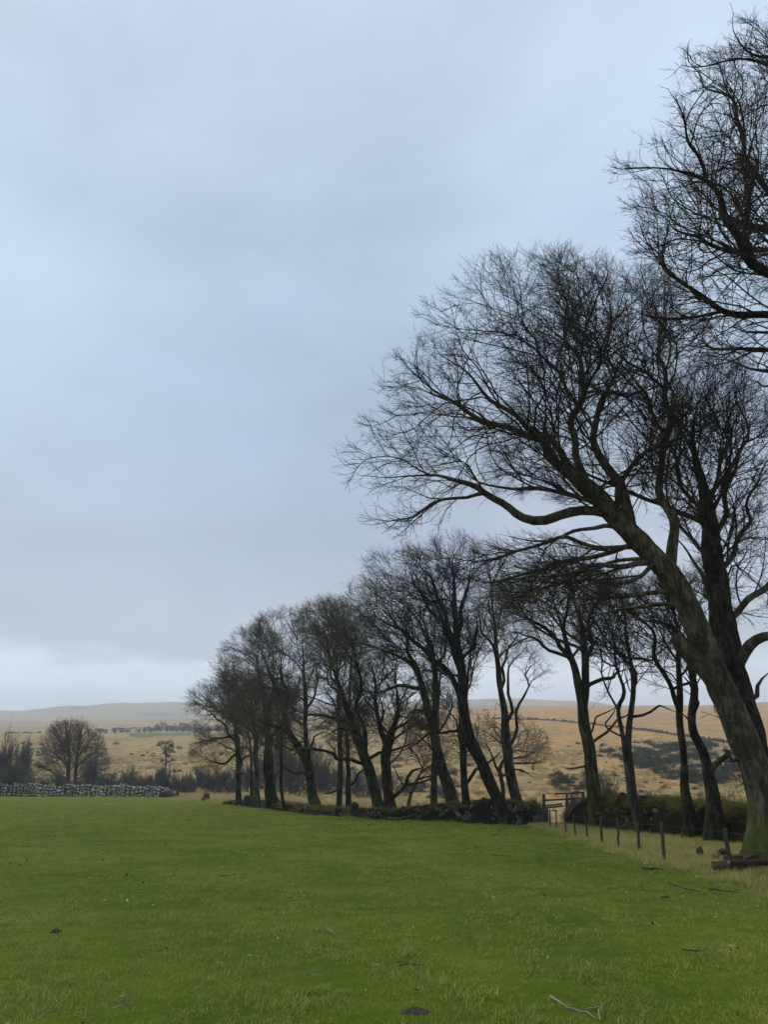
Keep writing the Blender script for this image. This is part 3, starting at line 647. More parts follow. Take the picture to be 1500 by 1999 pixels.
mid('mossy forked beech on the bank with two limbs sweeping up left', 36.2,
    [[(890, 1590, 32), (878, 1545, 25), (864, 1500, 22), (852, 1455, 21), (842, 1410, 18), (832, 1370, 16), (818, 1320, 14), (795, 1290, 11), (755, 1272, 7), (710, 1258, 4)],
     [(848, 1430, 16), (852, 1370, 14), (850, 1310, 12), (838, 1250, 9), (820, 1190, 5)]],
    [[(818, 1322, 11), (800, 1270, 9), (775, 1220, 7), (745, 1170, 4)], [(826, 1350, 9), (790, 1345, 8), (750, 1350, 6), (700, 1345, 4)], [(850, 1320, 8), (866, 1270, 6), (870, 1220, 4)], [(835, 1380, 6), (800, 1390, 4), (780, 1420, 3)]],
    [(760, 1190, 95, 75, 0, 3.0, 560), (830, 1230, 60, 60, .5, 2.2, 240), (720, 1290, 60, 60, 0, 2.0, 220)], BX, seed=28)
mid('straight moss-green beech standing just behind the mossy forked one', 37.6,
    [[(848, 1592, 19), (848, 1540, 15), (849, 1480, 14), (852, 1420, 12), (858, 1350, 9), (862, 1280, 5)]], [[(851, 1440, 6), (875, 1390, 5), (890, 1350, 3)]],
    [(870, 1300, 45, 70, 1, 1.8, 160)], BX, seed=29)
mid('thick leaning beech with a long wavy limb reaching left over the bank', 38.4,
    [[(744, 1598, 32), (735, 1555, 25), (724, 1515, 24), (712, 1482, 22), (697, 1440, 17), (680, 1390, 14), (662, 1340, 11), (645, 1285, 8), (632, 1230, 5)]],
    [[(714, 1486, 9, -.5), (685, 1480, 8.5, -1), (655, 1472, 8, -1.5), (628, 1458, 7, -2), (598, 1462, 6.5, -2.3), (572, 1462, 6, -2.5), (545, 1448, 4, -2.7), (520, 1430, 3, -2.7)],
     [(712, 1482, 14), (708, 1430, 11), (700, 1360, 9), (698, 1300, 7), (690, 1240, 4)], [(700, 1445, 8, -.4), (680, 1428, 7, -.8), (655, 1425, 5, -1.2), (620, 1440, 3, -1.4)], [(690, 1420, 9), (650, 1400, 7), (600, 1395, 5), (560, 1390, 3)],
     [(714, 1480, 9), (750, 1470, 7), (790, 1455, 5), (820, 1430, 3)], [(720, 1478, 9), (706, 1440, 8), (703, 1420, 7)]],
    [(650, 1250, 80, 80, 0, 3.0, 500), (700, 1290, 70, 80, .5, 2.6, 360), (600, 1380, 60, 40, -1, 1.8, 140)], BX, seed=30)
mid('hollow-based pollard beech with ochre limbs fanning upward', 38.8,
    [[(764, 1598, 30), (760, 1550, 24), (755, 1510, 23), (752, 1475, 24), (757, 1450, 22), (770, 1420, 13), (778, 1385, 10), (772, 1330, 7), (775, 1280, 4)],
     [(756, 1460, 15), (745, 1420, 11), (735, 1380, 9), (732, 1330, 6), (722, 1280, 4)]],
    [[(768, 1440, 8), (800, 1405, 6), (815, 1370, 4)], [(762, 1445, 7), (790, 1430, 5), (815, 1410, 4), (835, 1385, 3)], [(766, 1560, 10), (790, 1530, 8), (812, 1508, 7), (835, 1490, 4)], [(800, 1518, 6), (830, 1520, 5), (860, 1512, 3)],
     [(752, 1445, 8), (742, 1400, 6), (745, 1360, 4)]],
    [(765, 1340, 70, 70, 0, 2.4, 330), (810, 1400, 50, 50, 0, 1.8, 140), (830, 1500, 35, 30, 0, 1.2, 60)], BO, seed=31, tm='twig_mid')
mid('pale thin pole-like beech, left one of a close pair', 41.5,
    [[(662, 1592, 17), (663, 1540, 12), (664, 1470, 11), (662, 1400, 9), (660, 1330, 7), (655, 1250, 4)]], [[(664, 1450, 5), (690, 1400, 4), (705, 1360, 3)], [(663, 1400, 5), (640, 1350, 4)], [(664, 1540, 4), (640, 1545, 4), (628, 1548, 3)]],
    [(660, 1265, 55, 80, 0, 2.4, 260)], BM, seed=32)
mid('thin beech beside a dark stump, right one of the close pair', 42.0,
    [[(682, 1590, 16), (680, 1540, 11), (679, 1470, 10), (680, 1400, 8), (684, 1330, 6), (690, 1250, 4)]], [[(680, 1540, 5), (700, 1510, 4), (722, 1498, 3)], [(680, 1440, 5), (700, 1410, 3)]],
    [(695, 1275, 45, 80, .5, 2.0, 220)], BM, seed=33)
mid('broad beech with swollen root and trunk bending left above a gap', 44.0,
    [[(622, 1594, 36), (612, 1560, 24), (606, 1520, 20), (601, 1490, 18), (585, 1462, 17), (568, 1435, 15), (556, 1400, 13), (540, 1350, 10), (522, 1300, 7), (505, 1260, 4)],
     [(602, 1492, 13), (599, 1440, 11), (597, 1380, 10), (595, 1320, 8), (590, 1260, 5)]],
    [[(568, 1435, 8), (530, 1415, 6), (500, 1400, 4)], [(556, 1400, 8), (555, 1340, 7), (548, 1280, 4)], [(597, 1400, 6), (615, 1350, 5), (620, 1300, 3)], [(604, 1530, 6, -.5), (592, 1512, 5.5, -1), (580, 1512, 5, -1.4), (562, 1505, 4.5, -1.6), (550, 1492, 4, -1.8), (520, 1486, 3, -2)],
     [(600, 1490, 6), (612, 1450, 5), (640, 1420, 3)]],
    [(560, 1270, 75, 80, 0, 3.0, 520), (605, 1250, 55, 75, .5, 2.6, 340), (520, 1360, 50, 50, 0, 2.0, 160)], BX, seed=34)
mid('young crooked beech leaning over the gap, thinnest stem of the row', 46.0,
    [[(560, 1588, 11), (552, 1560, 8), (548, 1520, 7.5), (549, 1470, 7), (552, 1420, 6), (560, 1370, 4)]], [[(549, 1480, 4), (535, 1450, 3), (515, 1430, 2.5)]],
    [(565, 1370, 40, 50, 0, 1.8, 110)], BD, seed=35)
mid('dark double-trunked beech with flared roots near the end of the row', 49.0,
    [[(540, 1584, 26), (533, 1550, 19), (527, 1510, 17), (524, 1460, 15), (520, 1400, 12), (512, 1340, 9), (500, 1280, 5)],
     [(526, 1580, 16), (522, 1530, 13), (520, 1470, 12), (525, 1410, 10), (532, 1340, 7), (540, 1280, 4)]],
    [[(524, 1450, 6), (560, 1410, 4), (580, 1380, 3)], [(530, 1530, 5), (545, 1510, 4), (560, 1490, 3)], [(520, 1440, 6), (490, 1400, 5), (465, 1370, 3)]],
    [(500, 1300, 70, 75, 0, 3.2, 420), (545, 1310, 50, 70, .5, 2.6, 240), (480, 1390, 50, 40, 0, 2.0, 130)], BD, seed=36)
mid('pale-streaked beech in a clump of thin stems, second from the row end', 53.0,
    [[(503, 1580, 20), (501, 1545, 12), (500, 1500, 11), (499, 1440, 9), (492, 1380, 7), (480, 1320, 4)],
     [(492, 1578, 9), (491, 1530, 8), (490, 1470, 6), (478, 1400, 4)]],
    [[(499, 1450, 5), (470, 1400, 4), (450, 1370, 3)], [(496, 1530, 5), (470, 1510, 4), (450, 1500, 3)]],
    [(460, 1330, 60, 65, 0, 3.0, 360), (495, 1330, 40, 60, 0, 2.0, 140)], BM, seed=37)
mid('last beech at the far left end of the row with low drooping branches', 57.0,
    [[(466, 1580, 20), (466, 1550, 13), (465, 1500, 12), (464, 1450, 10), (458, 1400, 8), (446, 1350, 5)]],
    [[(464, 1470, 6), (440, 1492, 5), (420, 1492, 4), (400, 1480, 3)], [(464, 1450, 6), (430, 1410, 5), (405, 1390, 3)], [(465, 1500, 5), (485, 1475, 4), (505, 1455, 3)], [(460, 1420, 5), (480, 1370, 4)], [(462, 1430, 5), (420, 1440, 4), (395, 1445, 3)]],
    [(418, 1375, 50, 60, 0, 3.0, 330), (450, 1330, 45, 55, 0, 2.4, 200), (425, 1470, 50, 35, 0, 2.4, 190)], BD, seed=38, tm='twig_mid')
# ------------------------------------------------------------------ stones
def hull_mesh(name, n, seed, sx=1, sy=1, sz=1):
    g = random.Random(seed); bm = bmesh.new()
    for _ in range(n):
        v = Vector((g.gauss(0, 1), g.gauss(0, 1), g.gauss(0, 1))).normalized()
        m = max(abs(v.x), abs(v.y), abs(v.z)); v = v * (.55 + .45 / m * .72) * g.uniform(.86, 1.05)
        bm.verts.new((v.x * .5 * sx, v.y * .5 * sy, v.z * .5 * sz))
    r_ = bmesh.ops.convex_hull(bm, input=bm.verts)
    bmesh.ops.delete(bm, geom=[e for e in r_['geom_interior'] if isinstance(e, bmesh.types.BMVert)], context='VERTS')
    me = bpy.data.meshes.new(name); bm.to_mesh(me); bm.free(); return me
def stone_mat(name, a, b, lich, moss):
    t = NT(name); p = t.obj(); w = t.pos(); rn = t.rand()
    col = t.mix(rn, a, b); col = t.mix(t.step(t.noise(w, 6, 6, .7), .42, .65), col, lich)
    if moss: col = t.mix(t.math('MULTIPLY', t.step(t.math('ADD', t.noise(w, 3, 4), t.math('MULTIPLY', t.nz(), .25)), .60, .75), moss), col, (.055, .065, .016))
    t.bump(t.noise(w, 14, 6, .7), .6, .04); return t.done(col, .9)
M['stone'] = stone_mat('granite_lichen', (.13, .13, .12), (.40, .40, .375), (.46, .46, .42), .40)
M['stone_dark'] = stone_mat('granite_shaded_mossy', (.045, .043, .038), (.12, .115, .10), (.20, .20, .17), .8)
tdk = NT('wall_core_earth'); M['core'] = tdk.done(tdk.mix(tdk.noise(tdk.pos(), 4, 4), (.035, .032, .026), (.08, .072, .056)), 1.0)
stones = [hull_mesh('stone', 15, 40 + i) for i in range(8)]
for m_ in stones: m_.materials.append(M['stone'])
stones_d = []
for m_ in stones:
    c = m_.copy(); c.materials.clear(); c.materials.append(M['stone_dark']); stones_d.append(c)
def piece(name, me, parent, loc, scale, rot):
    o = bpy.data.objects.new(name, me); COL.objects.link(o); o.parent = parent
    o.location = loc; o.scale = scale; o.rotation_euler = rot; return o

# dry stone wall at the far left end of the field
def resample(P, ds):
    P = np.asarray(P, float); s = np.r_[0, np.cumsum(np.linalg.norm(np.diff(P, axis=0), axis=1))]
    t = np.linspace(0, s[-1], max(2, int(s[-1] / ds) + 1))
    return np.stack([np.interp(t, s, P[:, k]) for k in range(P.shape[1])], 1), t
wp, wt = resample([G(-60, 1553)[:2], G(60, 1553.5)[:2], G(170, 1554.5)[:2], G(345, 1556.5)[:2]], .3)
wall = empty('dry_stone_wall', (*wp[len(wp) // 2], 0)); tag(wall, 'low dry stone wall of pale lichened boulders along the far field edge', 'wall')
wo = np.array(wall.location)
WL = wt[-1]
def wpt(s): return np.array([np.interp(s, wt, wp[:, 0]), np.interp(s, wt, wp[:, 1])])
def wht(s): return (1.42 - .30 * (s / WL)) * (1 - .45 * max(0, (s / WL - .86) / .14) ** 1.5) + .05 * math.sin(s * .9) + .04 * math.sin(s * 2.3)
tw = norm((wp[-1] - wp[0])); nw = np.array((tw[1], -tw[0])); nw = nw if nw[1] < 0 else -nw       # towards the field
gs = np.random.default_rng(77)
V_, Q_ = [], []
for i, s in enumerate(wt):
    p = wpt(s); h = wht(s) - .12
    for off, z in ((.20, -.1), (.14, h), (-.34, h), (-.40, -.5)): V_.append((*(p + nw * off), z))
    if i: a = 4 * (i - 1); b = 4 * i; Q_ += [(a + k, a + (k + 1) % 4, b + (k + 1) % 4, b + k) for k in range(4)]
link('core', mesh_np('core', np.array(V_) - wo, Q_, smooth=False), M['core'], wall)
nst = 0; s = 0.0
while s < WL:                                # stones of mixed size stacked in uneven columns
    w = gs.uniform(.32, .85); z = gs.uniform(-.12, .04); top = wht(s) * gs.uniform(.93, 1.06)
    while z < top - .08 and nst < 296:
        hh = min(gs.uniform(.20, .52) * (1 if w > .5 else .85), top - z + .06); ww = w * gs.uniform(.82, 1.12)
        p = wpt(min(WL, s + w / 2 + gs.uniform(-.06, .06))) + nw * (.20 + gs.uniform(-.08, .07))
        piece('stone', stones[gs.integers(8)], wall, (p[0] - wo[0], p[1] - wo[1], z + hh / 2), (ww, .44, hh * 1.02),
              (gs.uniform(-.15, .15), gs.uniform(-.35, .35), math.atan2(tw[1], tw[0]) + gs.uniform(-.25, .25) + (math.pi if gs.uniform() < .5 else 0)))
        nst += 1; z += hh * gs.uniform(.88, .98)
    s += w * .95
print('wall stones', nst)

# ------------------------------------------------------------------ hedge banks
def bank_mat():
    t = NT('bank_earth_moss'); p = t.pos()
    n = t.noise(p, 1.6, 6, .65); f = t.noise(p, 9, 6, .7)
    col = t.mix(f, (.008, .007, .005), (.034, .027, .017))
    m = t.step(t.math('ADD', t.math('MULTIPLY', t.nz(), .28), n), .66, .88)
    mossc = t.mix(f, (.028, .034, .006), (.110, .105, .022))
    col = t.mix(m, col, mossc)
    t.bump(t.math('ADD', n, f), 1.0, .12); return t.done(col, .95)
M['bank'] = bank_mat()
def bank(label, pts, hts, width):
    C = np.array([(*p, h) for p, h in zip(pts, hts)]); P, t = resample(C, .16)
    T = norm(np.gradient(P[:, :2], axis=0)); N = np.stack([-T[:, 1], T[:, 0]], 1)
    if (N[len(N) // 2] @ P[len(N) // 2, :2]) < 0: N = -N             # away from the camera
    root = empty('hedge_bank', (*P[len(P) // 2, :2], 0)); o = np.array(root.location); tag(root, label, 'bank')
    us = np.array([-.25, -.08, .0, .05, .10, .16, .24, .34, .46, .58, .70, .82, .92, 1.0])
    zs = np.array([-.25, -.05, .10, .32, .55, .76, .92, 1.0, 1.02, .98, .86, .62, .25, -.4])
    V_ = []
    for i in range(len(P)):
        for u, zz in zip(us, zs):
            x = P[i, 0] + N[i, 0] * u * width; y = P[i, 1] + N[i, 1] * u * width
            amp = 1.0 if zz > 0 else .2
            d = mnoise.fractal((x * 1.3, y * 1.3, zz * 1.1), 1.0, 2.0, 4) * .22 * amp
            d2 = mnoise.noise((x * .6, y * .6, 7)) * .16 * amp
            V_.append((x - N[i, 0] * d * 1.3, y - N[i, 1] * d * 1.3, zz * P[i, 2] * (1 + d2) + d * .8))
    k = len(us); Q_ = [(i * k + j, i * k + j + 1, (i + 1) * k + j + 1, (i + 1) * k + j) for i in range(len(P) - 1) for j in range(k - 1)]
    link('earth', mesh_np('earth', np.array(V_) - o, Q_), M['bank'], root)
    return root, P, N, o
EA = np.array(EDGE)
ptsL = [EA[4] + (-2.0, 2.2), EA[4], EA[5], EA[6], EA[7], EA[8], EA[9], EA[10] + (-.1, 0), EA[10] + (.25, -.15)]
bl, PL, NL, oL = bank('mossy stone-faced bank under the long tree row, left of the wooden rails', ptsL, [.15, .30, .34, .30, .38, .66, .88, .82, .40], 1.8)
ptsR = [EA[11] + (.1, -.1), EA[11] + (.5, -.55), EA[12], EA[13], EA[14], EA[15], np.array(EA[16]), np.array(EA[17])]
br, PR, NR, oR = bank('dark overgrown bank with mossy top behind the wire fence', ptsR, [.55, 1.0, 1.05, 1.05, .98, .92, .9, .9], 1.9)
def bank_stones(root, P, N, o, n, px0, px1, smin, smax, g):
    scr = 750 + FPX * P[:, 0] / (P[:, 1] * CT - CAMZ * ST)
    ok = np.where((scr > px0) & (scr < px1))[0]
    for _ in range(n):
        i = g.choice(ok); v = g.uniform(.05, .85); w = g.uniform(smin, smax)
        u = .02 + .16 * v
        p = P[i, :2] + N[i] * (u * 1.9 - .06) + g.normal(0, .03, 2)
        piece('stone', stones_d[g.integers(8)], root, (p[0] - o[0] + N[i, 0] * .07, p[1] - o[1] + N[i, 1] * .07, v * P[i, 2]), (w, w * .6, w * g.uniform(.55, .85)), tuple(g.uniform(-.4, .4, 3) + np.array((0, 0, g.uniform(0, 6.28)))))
gb = np.random.default_rng(5)
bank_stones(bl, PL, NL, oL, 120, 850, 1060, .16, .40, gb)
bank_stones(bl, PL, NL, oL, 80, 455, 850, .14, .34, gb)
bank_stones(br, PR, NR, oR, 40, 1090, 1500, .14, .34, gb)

# ------------------------------------------------------------------ scattering of grass and the like
def scatter(name, pts, scl, sources, label, cat, parent=None, tilt=.12, seed=0, offset=None):
    g = np.random.default_rng(seed); n = len(pts)
    me = bpy.data.meshes.new(name); me.vertices.add(n); me.vertices.foreach_set('co', np.asarray(pts, np.float32).ravel())
    rot = np.stack([g.normal(0, tilt, n), g.normal(0, tilt, n), g.uniform(0, 6.283, n)], 1).astype(np.float32)
    for nm, ty, arr in (('rot', 'FLOAT_VECTOR', rot), ('scl', 'FLOAT', np.asarray(scl, np.float32)), ('pick', 'INT', g.integers(0, len(sources), n).astype(np.int32))):
        at_ = me.attributes.new(nm, ty, 'POINT'); at_.data.foreach_set('vector' if ty == 'FLOAT_VECTOR' else 'value', arr.ravel())
    o = link(name, me, None, parent)
    colx = bpy.data.collections.new(name + '_sources')
    for i, m_ in enumerate(sources): colx.objects.link(bpy.data.objects.new('%s_source_%02d' % (name, i), m_))
    ng = bpy.data.node_groups.new(name, 'GeometryNodeTree')
    ng.interface.new_socket('Geometry', in_out='INPUT', socket_type='NodeSocketGeometry'); ng.interface.new_socket('Geometry', in_out='OUTPUT', socket_type='NodeSocketGeometry')
    N_ = ng.nodes; gi = N_.new('NodeGroupInput'); go = N_.new('NodeGroupOutput'); ip = N_.new('GeometryNodeInstanceOnPoints')
    ci = N_.new('GeometryNodeCollectionInfo'); ci.inputs['Collection'].default_value = colx; ci.inputs['Separate Children'].default_value = True; ci.inputs['Reset Children'].default_value = True
    def attr(nm, ty):
        a = N_.new('GeometryNodeInputNamedAttribute'); a.data_type = ty; a.inputs['Name'].default_value = nm
        return [s for s in a.outputs if s.enabled and s.name == 'Attribute'][0]
    L_ = ng.links
    L_.new(gi.outputs[0], ip.inputs['Points']); L_.new(ci.outputs[0], ip.inputs['Instance']); ip.inputs['Pick Instance'].default_value = True
    L_.new(attr('pick', 'INT'), ip.inputs['Instance Index'])
    er = N_.new('FunctionNodeEulerToRotation'); L_.new(attr('rot', 'FLOAT_VECTOR'), er.inputs[0]); L_.new(er.outputs[0], ip.inputs['Rotation'])
    L_.new(attr('scl', 'FLOAT'), ip.inputs['Scale']); L_.new(ip.outputs[0], go.inputs[0])
    md = o.modifiers.new('scatter', 'NODES'); md.node_group = ng
    tag(o, label, cat, kind='stuff'); return o
def tuft(name, n, rad, h0, h1, w, mat, seed, lean=.5, straw=.1):
    g = np.random.default_rng(seed); a = g.uniform(0, 6.283, n); r = rad * np.sqrt(g.uniform(0, 1, n))
    b = np.stack([r * np.cos(a), r * np.sin(a), np.full(n, -.01)], 1)
    h = g.uniform(h0, h1, n); az = a * .4 + g.uniform(0, 6.283, n); ln = np.abs(g.normal(lean, .25, n)) * h
    d = np.stack([np.cos(az), np.sin(az), np.zeros(n)], 1); sdv = np.stack([-np.sin(az), np.cos(az), np.zeros(n)], 1) * (w * g.uniform(.6, 1.2, n) * .5)[:, None]
    up = np.array((0, 0, 1.0))
    m1 = b + d * (ln * .3)[:, None] + up * (h * .6)[:, None]; tp = b + d * ln[:, None] + up * h[:, None]
    V_ = np.stack([b - sdv, b + sdv, m1 - sdv * .8, m1 + sdv * .8, tp], 1).reshape(-1, 3); i = np.arange(n) * 5
    me = mesh_np(name, V_, np.stack([i, i + 1, i + 3, i + 2], 1), np.stack([i + 2, i + 3, i + 4], 1))
    s = np.where(g.uniform(size=n) < straw, g.uniform(.6, 1, n), g.uniform(0, .35, n))
    at_ = me.attributes.new('straw', 'FLOAT', 'POINT'); at_.data.foreach_set('value', np.repeat(s, 5).astype(np.float32))
    me.materials.append(mat); return me
def blade_mat(name, cols, straw, far=None):
    t = NT(name); p = t.pos(); x, y, z = t.sep(p)
    col = t.ramp(t.math('ADD', t.math('MULTIPLY', t.noise(p, .4, 6, .65), .5), t.math('MULTIPLY', t.noise(p, 2.6, 4, .7), .5)), [(.38, cols[0]), (.48, cols[1]), (.60, cols[2])])
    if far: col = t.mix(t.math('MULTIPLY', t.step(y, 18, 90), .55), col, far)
    at_ = t.node('ShaderNodeAttribute', attribute_name='straw').outputs['Fac']
    col = t.mix(at_, col, straw)
    rn = t.rand(); col = t.mix(t.math('MULTIPLY', rn, .35), col, tuple(c * .55 for c in cols[0]))
    t.done(col, .6)
    tr = t.node('ShaderNodeBsdfTranslucent'); t.put(col, tr.inputs[0]); mxn = t.node('ShaderNodeMixShader'); mxn.inputs[0].default_value = .3
    t.l.new(t.b.outputs[0], mxn.inputs[1]); t.l.new(tr.outputs[0], mxn.inputs[2]); t.l.new(mxn.outputs[0], t.out.inputs[0])
    return t.m
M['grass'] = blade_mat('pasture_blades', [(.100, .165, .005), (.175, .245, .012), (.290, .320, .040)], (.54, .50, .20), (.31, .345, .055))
M['straw'] = blade_mat('straw_blades', [(.20, .215, .045), (.33, .315, .085), (.46, .405, .140)], (.56, .49, .22))
M['bankgrass'] = blade_mat('bank_top_blades', [(.085, .090, .012), (.160, .150, .028), (.27, .23, .075)], (.36, .30, .13))
M['tussock'] = blade_mat('moor_tussock_blades', [(.28, .200, .075), (.40, .290, .120), (.48, .350, .160)], (.60, .46, .25))
g1 = np.random.default_rng(91)
def wedge(r0, r1, dens, half=34):
    n = int(dens * R(half) * (r1 * r1 - r0 * r0)); r = np.sqrt(g1.uniform(r0 * r0, r1 * r1, n)); a = g1.uniform(-R(half), R(half), n)
    return np.stack([r * np.sin(a), r * np.cos(a)], 1)
def on_ground(p2, dmax=-.05):
    h, d = height(p2[:, 0], p2[:, 1]); k = d < dmax
    return np.column_stack([p2, h])[k]
near_t = [tuft('grass_tuft', 40, .09, .012, .030 + .010 * i, .0046, M['grass'], 200 + i, .9, (.06, .1, .16, .3, .12)[i]) for i in range(5)]
tall_t = [tuft('grass_tuft_tall', 20, .12, .02, .052, .0048, M['grass'], 220 + i, 1.1, .5) for i in range(3)]
far_t = [tuft('grass_tuft_far', 60, .34, .03, .07, .010, M['grass'], 240 + i, .7, .14) for i in range(4)]
def fence_x(y): return np.interp(y, [5, 16, 20, 30, 40], [6.9, 6.7, 6.4, 6.05, 5.9])
P_ = np.vstack([wedge(3.2, 9, 100, 38), wedge(9, 16, 66), wedge(16, 28, 36)]); k = P_[:, 0] < fence_x(P_[:, 1]) + g1.normal(0, .35, len(P_)); P_ = on_ground(P_[k])
cn = vnoise(P_[:, 0], P_[:, 1], 2.6, 12) + .6 * vnoise(P_[:, 0], P_[:, 1], 6.5, 13)
kk = g1.uniform(size=len(P_)) < np.clip(.80 + .45 * cn, .25, 1); P_, cn = P_[kk], cn[kk]
scatter('grass', P_, np.clip(.92 + .34 * cn, .5, 1.35) * g1.uniform(.75, 1.25, len(P_)), near_t, 'short green grass covering the near field', 'grass', seed=1)
P_ = wedge(3.2, 30, 9.0, 36); k = P_[:, 0] < fence_x(P_[:, 1]); P_ = on_ground(P_[k]); cl_ = vnoise(P_[:, 0], P_[:, 1], .8, 8) + .8 * vnoise(P_[:, 0], P_[:, 1], 2.8, 14) + g1.normal(0, .3, len(P_)) > .15
scatter('grass', P_[cl_], g1.uniform(.7, 1.25, cl_.sum()), tall_t, 'longer straw-tipped grass wisps dotted over the near field', 'grass', seed=2)
P_ = wedge(28, 100, 6.5, 33); k = P_[:, 0] < fence_x(P_[:, 1]) + g1.normal(0, .4, len(P_)); P_ = on_ground(P_[k])
scatter('grass', P_, g1.uniform(.7, 1.2, len(P_)), far_t, 'even green grass on the far part of the field', 'grass', seed=3)
# straw verge between fence and bank
straw_t = [tuft('straw_tuft', 80, .20, .05, .17, .007, M['straw'], 260 + i, 1.1, .3) for i in range(4)]
P_ = np.stack([g1.uniform(5.6, 12.5, 13000), g1.uniform(9, 36, 13000)], 1); k = P_[:, 0] > fence_x(P_[:, 1]) + g1.normal(-.1, .3, len(P_)); P_ = on_ground(P_[k], .1)
scatter('grass', P_, g1.uniform(.5, 1.15, len(P_)), straw_t, 'dry straw-coloured rough grass between the fence and the dark bank', 'grass', seed=4)
# grass and moss wisps on the banks
bank_t = [tuft('bank_tuft', 60, .14, .05, .16, .007, M['bankgrass'], 280 + i, 1.2, .15) for i in range(4)]
for (P, N, nm, lab, dens) in ((PL, NL, 'bank_grass', 'moss and wispy grass on top of the stone-faced bank', 22), (PR, NR, 'bank_grass', 'yellowish overhanging grass on top of the dark bank', 70)):
    ln = len(P) * .16; n = int(ln * dens); i = g1.integers(0, len(P), n); u = np.clip(np.abs(g1.normal(.0, .24, n)) + np.where(g1.uniform(size=n) < .22, .07, .19), .06, .95)
    zz = np.interp(u, [0, .05, .10, .16, .24, .34, .46, .58, .70, .82, .92, 1], [.10, .32, .55, .76, .92, 1.0, 1.02, .98, .86, .62, .25, -.3]) * P[i, 2]
    pts = np.column_stack([P[i, :2] + N[i] * (u * 1.9)[:, None], zz])
    scatter(nm, pts, g1.uniform(.6, 1.3, n), bank_t, lab, 'grass', seed=5, tilt=.4)
# rough pale grass behind the far bank and by the wall end
rough_t = [tuft('rough_tuft', 70, .35, .15, .5, .016, M['tussock'], 300 + i, .8, .4) for i in range(4)]
rg = np.stack([g1.uniform(-40, 8, 5200), g1.uniform(38, 112, 5200)], 1); h_, d_ = height(rg[:, 0], rg[:, 1]); k = (d_ > .5) & (d_ < 14) & (rg[:, 0] < 3)
ex_ = np.array([G(x_, y_) for x_, y_ in zip(g1.uniform(335, 452, 160), g1.uniform(1552, 1566, 160))]); ex_ = np.column_stack([ex_[:, :2], height(ex_[:, 0], ex_[:, 1])[0]])
scatter('rough_grass', np.vstack([np.column_stack([rg, h_])[k], ex_]), g1.uniform(.4, 1.0, k.sum() + 160), rough_t, 'pale rough grass strip behind the far trees and the wall end', 'grass', seed=6)
# tussocks on the opposite slope
tus = [tuft('tussock', 60, .55, .2, .7, .035, M['tussock'], 320 + i, .8, .3) for i in range(4)]
P_ = wedge(60, 240, .24, 33); h_, d_ = height(P_[:, 0], P_[:, 1]); k = (d_ > 12) & (vnoise(P_[:, 0], P_[:, 1], .12, 9) + g1.normal(0, .5, len(P_)) > -.1)
scatter('moor_grass', np.column_stack([P_, h_])[k], g1.uniform(.5, 1.2, k.sum()), tus, 'tan tussocky grass over the slope beyond the trees', 'grass', seed=7)

# ------------------------------------------------------------------ posts, rails
def wood_mat(name, a, b):
    t = NT(name); p = t.obj(); n = t.noise(t.scaled(p, (6, 6, .8)), 5, 6, .7); t.bump(n, .5, .02)
    return t.done(t.mix(n, a, b), .85)
M['post'] = wood_mat('weathered_post', (.035, .028, .020), (.115, .098, .072)); M['rail'] = wood_mat('rail_wood', (.045, .035, .026), (.120, .095, .070)); M['plank'] = wood_mat('pale_plank', (.16, .125, .10), (.30, .25, .20))
def stake(P0, P1, r0, r1, name, mat, parent, k=8, n=6, seed=0, bend=.01):
    g = np.random.default_rng(seed); P = np.linspace(P0, P1, n) + g.normal(0, bend, (n, 3)) * np.linspace(0, 1, n)[:, None]
    V_, q, t_ = limb_mesh(P, np.linspace(r0, r1, n), k, g=g, rough=.07)
    return link(name, mesh_np(name, V_, q, t_, smooth=False), mat, parent)
FP = [(1428, 1700, 1418, 1618, 11), (1298, 1677, 1292, 1605, 9), (1249, 1660, 1246, 1604, 7.5), (1209, 1655, 1206, 1597, 7), (1176, 1645, 1173, 1595, 6.5), (1148, 1636, 1143, 1592, 6),
      (1125, 1633, 1120, 1590, 5), (1106, 1628, 1103, 1586, 4.5), (1087, 1622, 1086, 1583, 4), (1075, 1620, 1074, 1582, 4)]
fo = G(1200, 1650); fence = empty('wire_fence', tuple(fo)); tag(fence, 'line of short leaning timber posts strung with thin wire beside the bank', 'fence')
tops = []
for i, (bx, by, tx, ty, w) in enumerate(FP):
    b = G(bx, by); t_ = at(tx, ty, b[1] + (.05 if i % 2 else -.05)); r_ = w * .38 * mpp(bx, by, b[1]); b0 = b - (t_ - b) * .12
    stake(b0 - fo, t_ - fo, r_ * 1.02, r_ * .92, 'post', M['post'], fence, seed=i); tops.append((b, t_))
off = G(1560, 1730); tops.insert(0, (off, off + np.array((.1, 0, .75)))); stake(tops[0][0] - fo, tops[0][1] - fo, .06, .055, 'post', M['post'], fence, seed=20)
twr = NT('dull_wire'); twr.b.inputs['Metallic'].default_value = .6; M['wire'] = twr.done((.20, .20, .19), .6)
for f in (.25, .6, .92):
    W = np.array([b + (t_ - b) * f + np.array((-.05, 0, 0)) for b, t_ in tops]) - fo
    S = catmull(np.column_stack([W, np.full(len(W), .0016)]), .8); V_, q, t_ = limb_mesh(S[:, :3], S[:, 3], 4, rough=0)
    link('wire', mesh_np('wire', V_, q), M['wire'], fence)
YR = 31.6
rf = at(1062, 1612, YR); rf[2] = 0; rail = empty('rail_barrier', tuple(rf)); tag(rail, 'weathered wooden rail barrier with posts closing the gap in the bank', 'fence')
def rpost(x, y0, y1, w, Y=YR):
    a, b = at(x, y0, Y), at(x + .8, y1, Y); r_ = w * .5 * mpp(x, y0, Y); stake(a - rf, b - rf, r_, r_ * .9, 'post', M['post'], rail, seed=int(x))
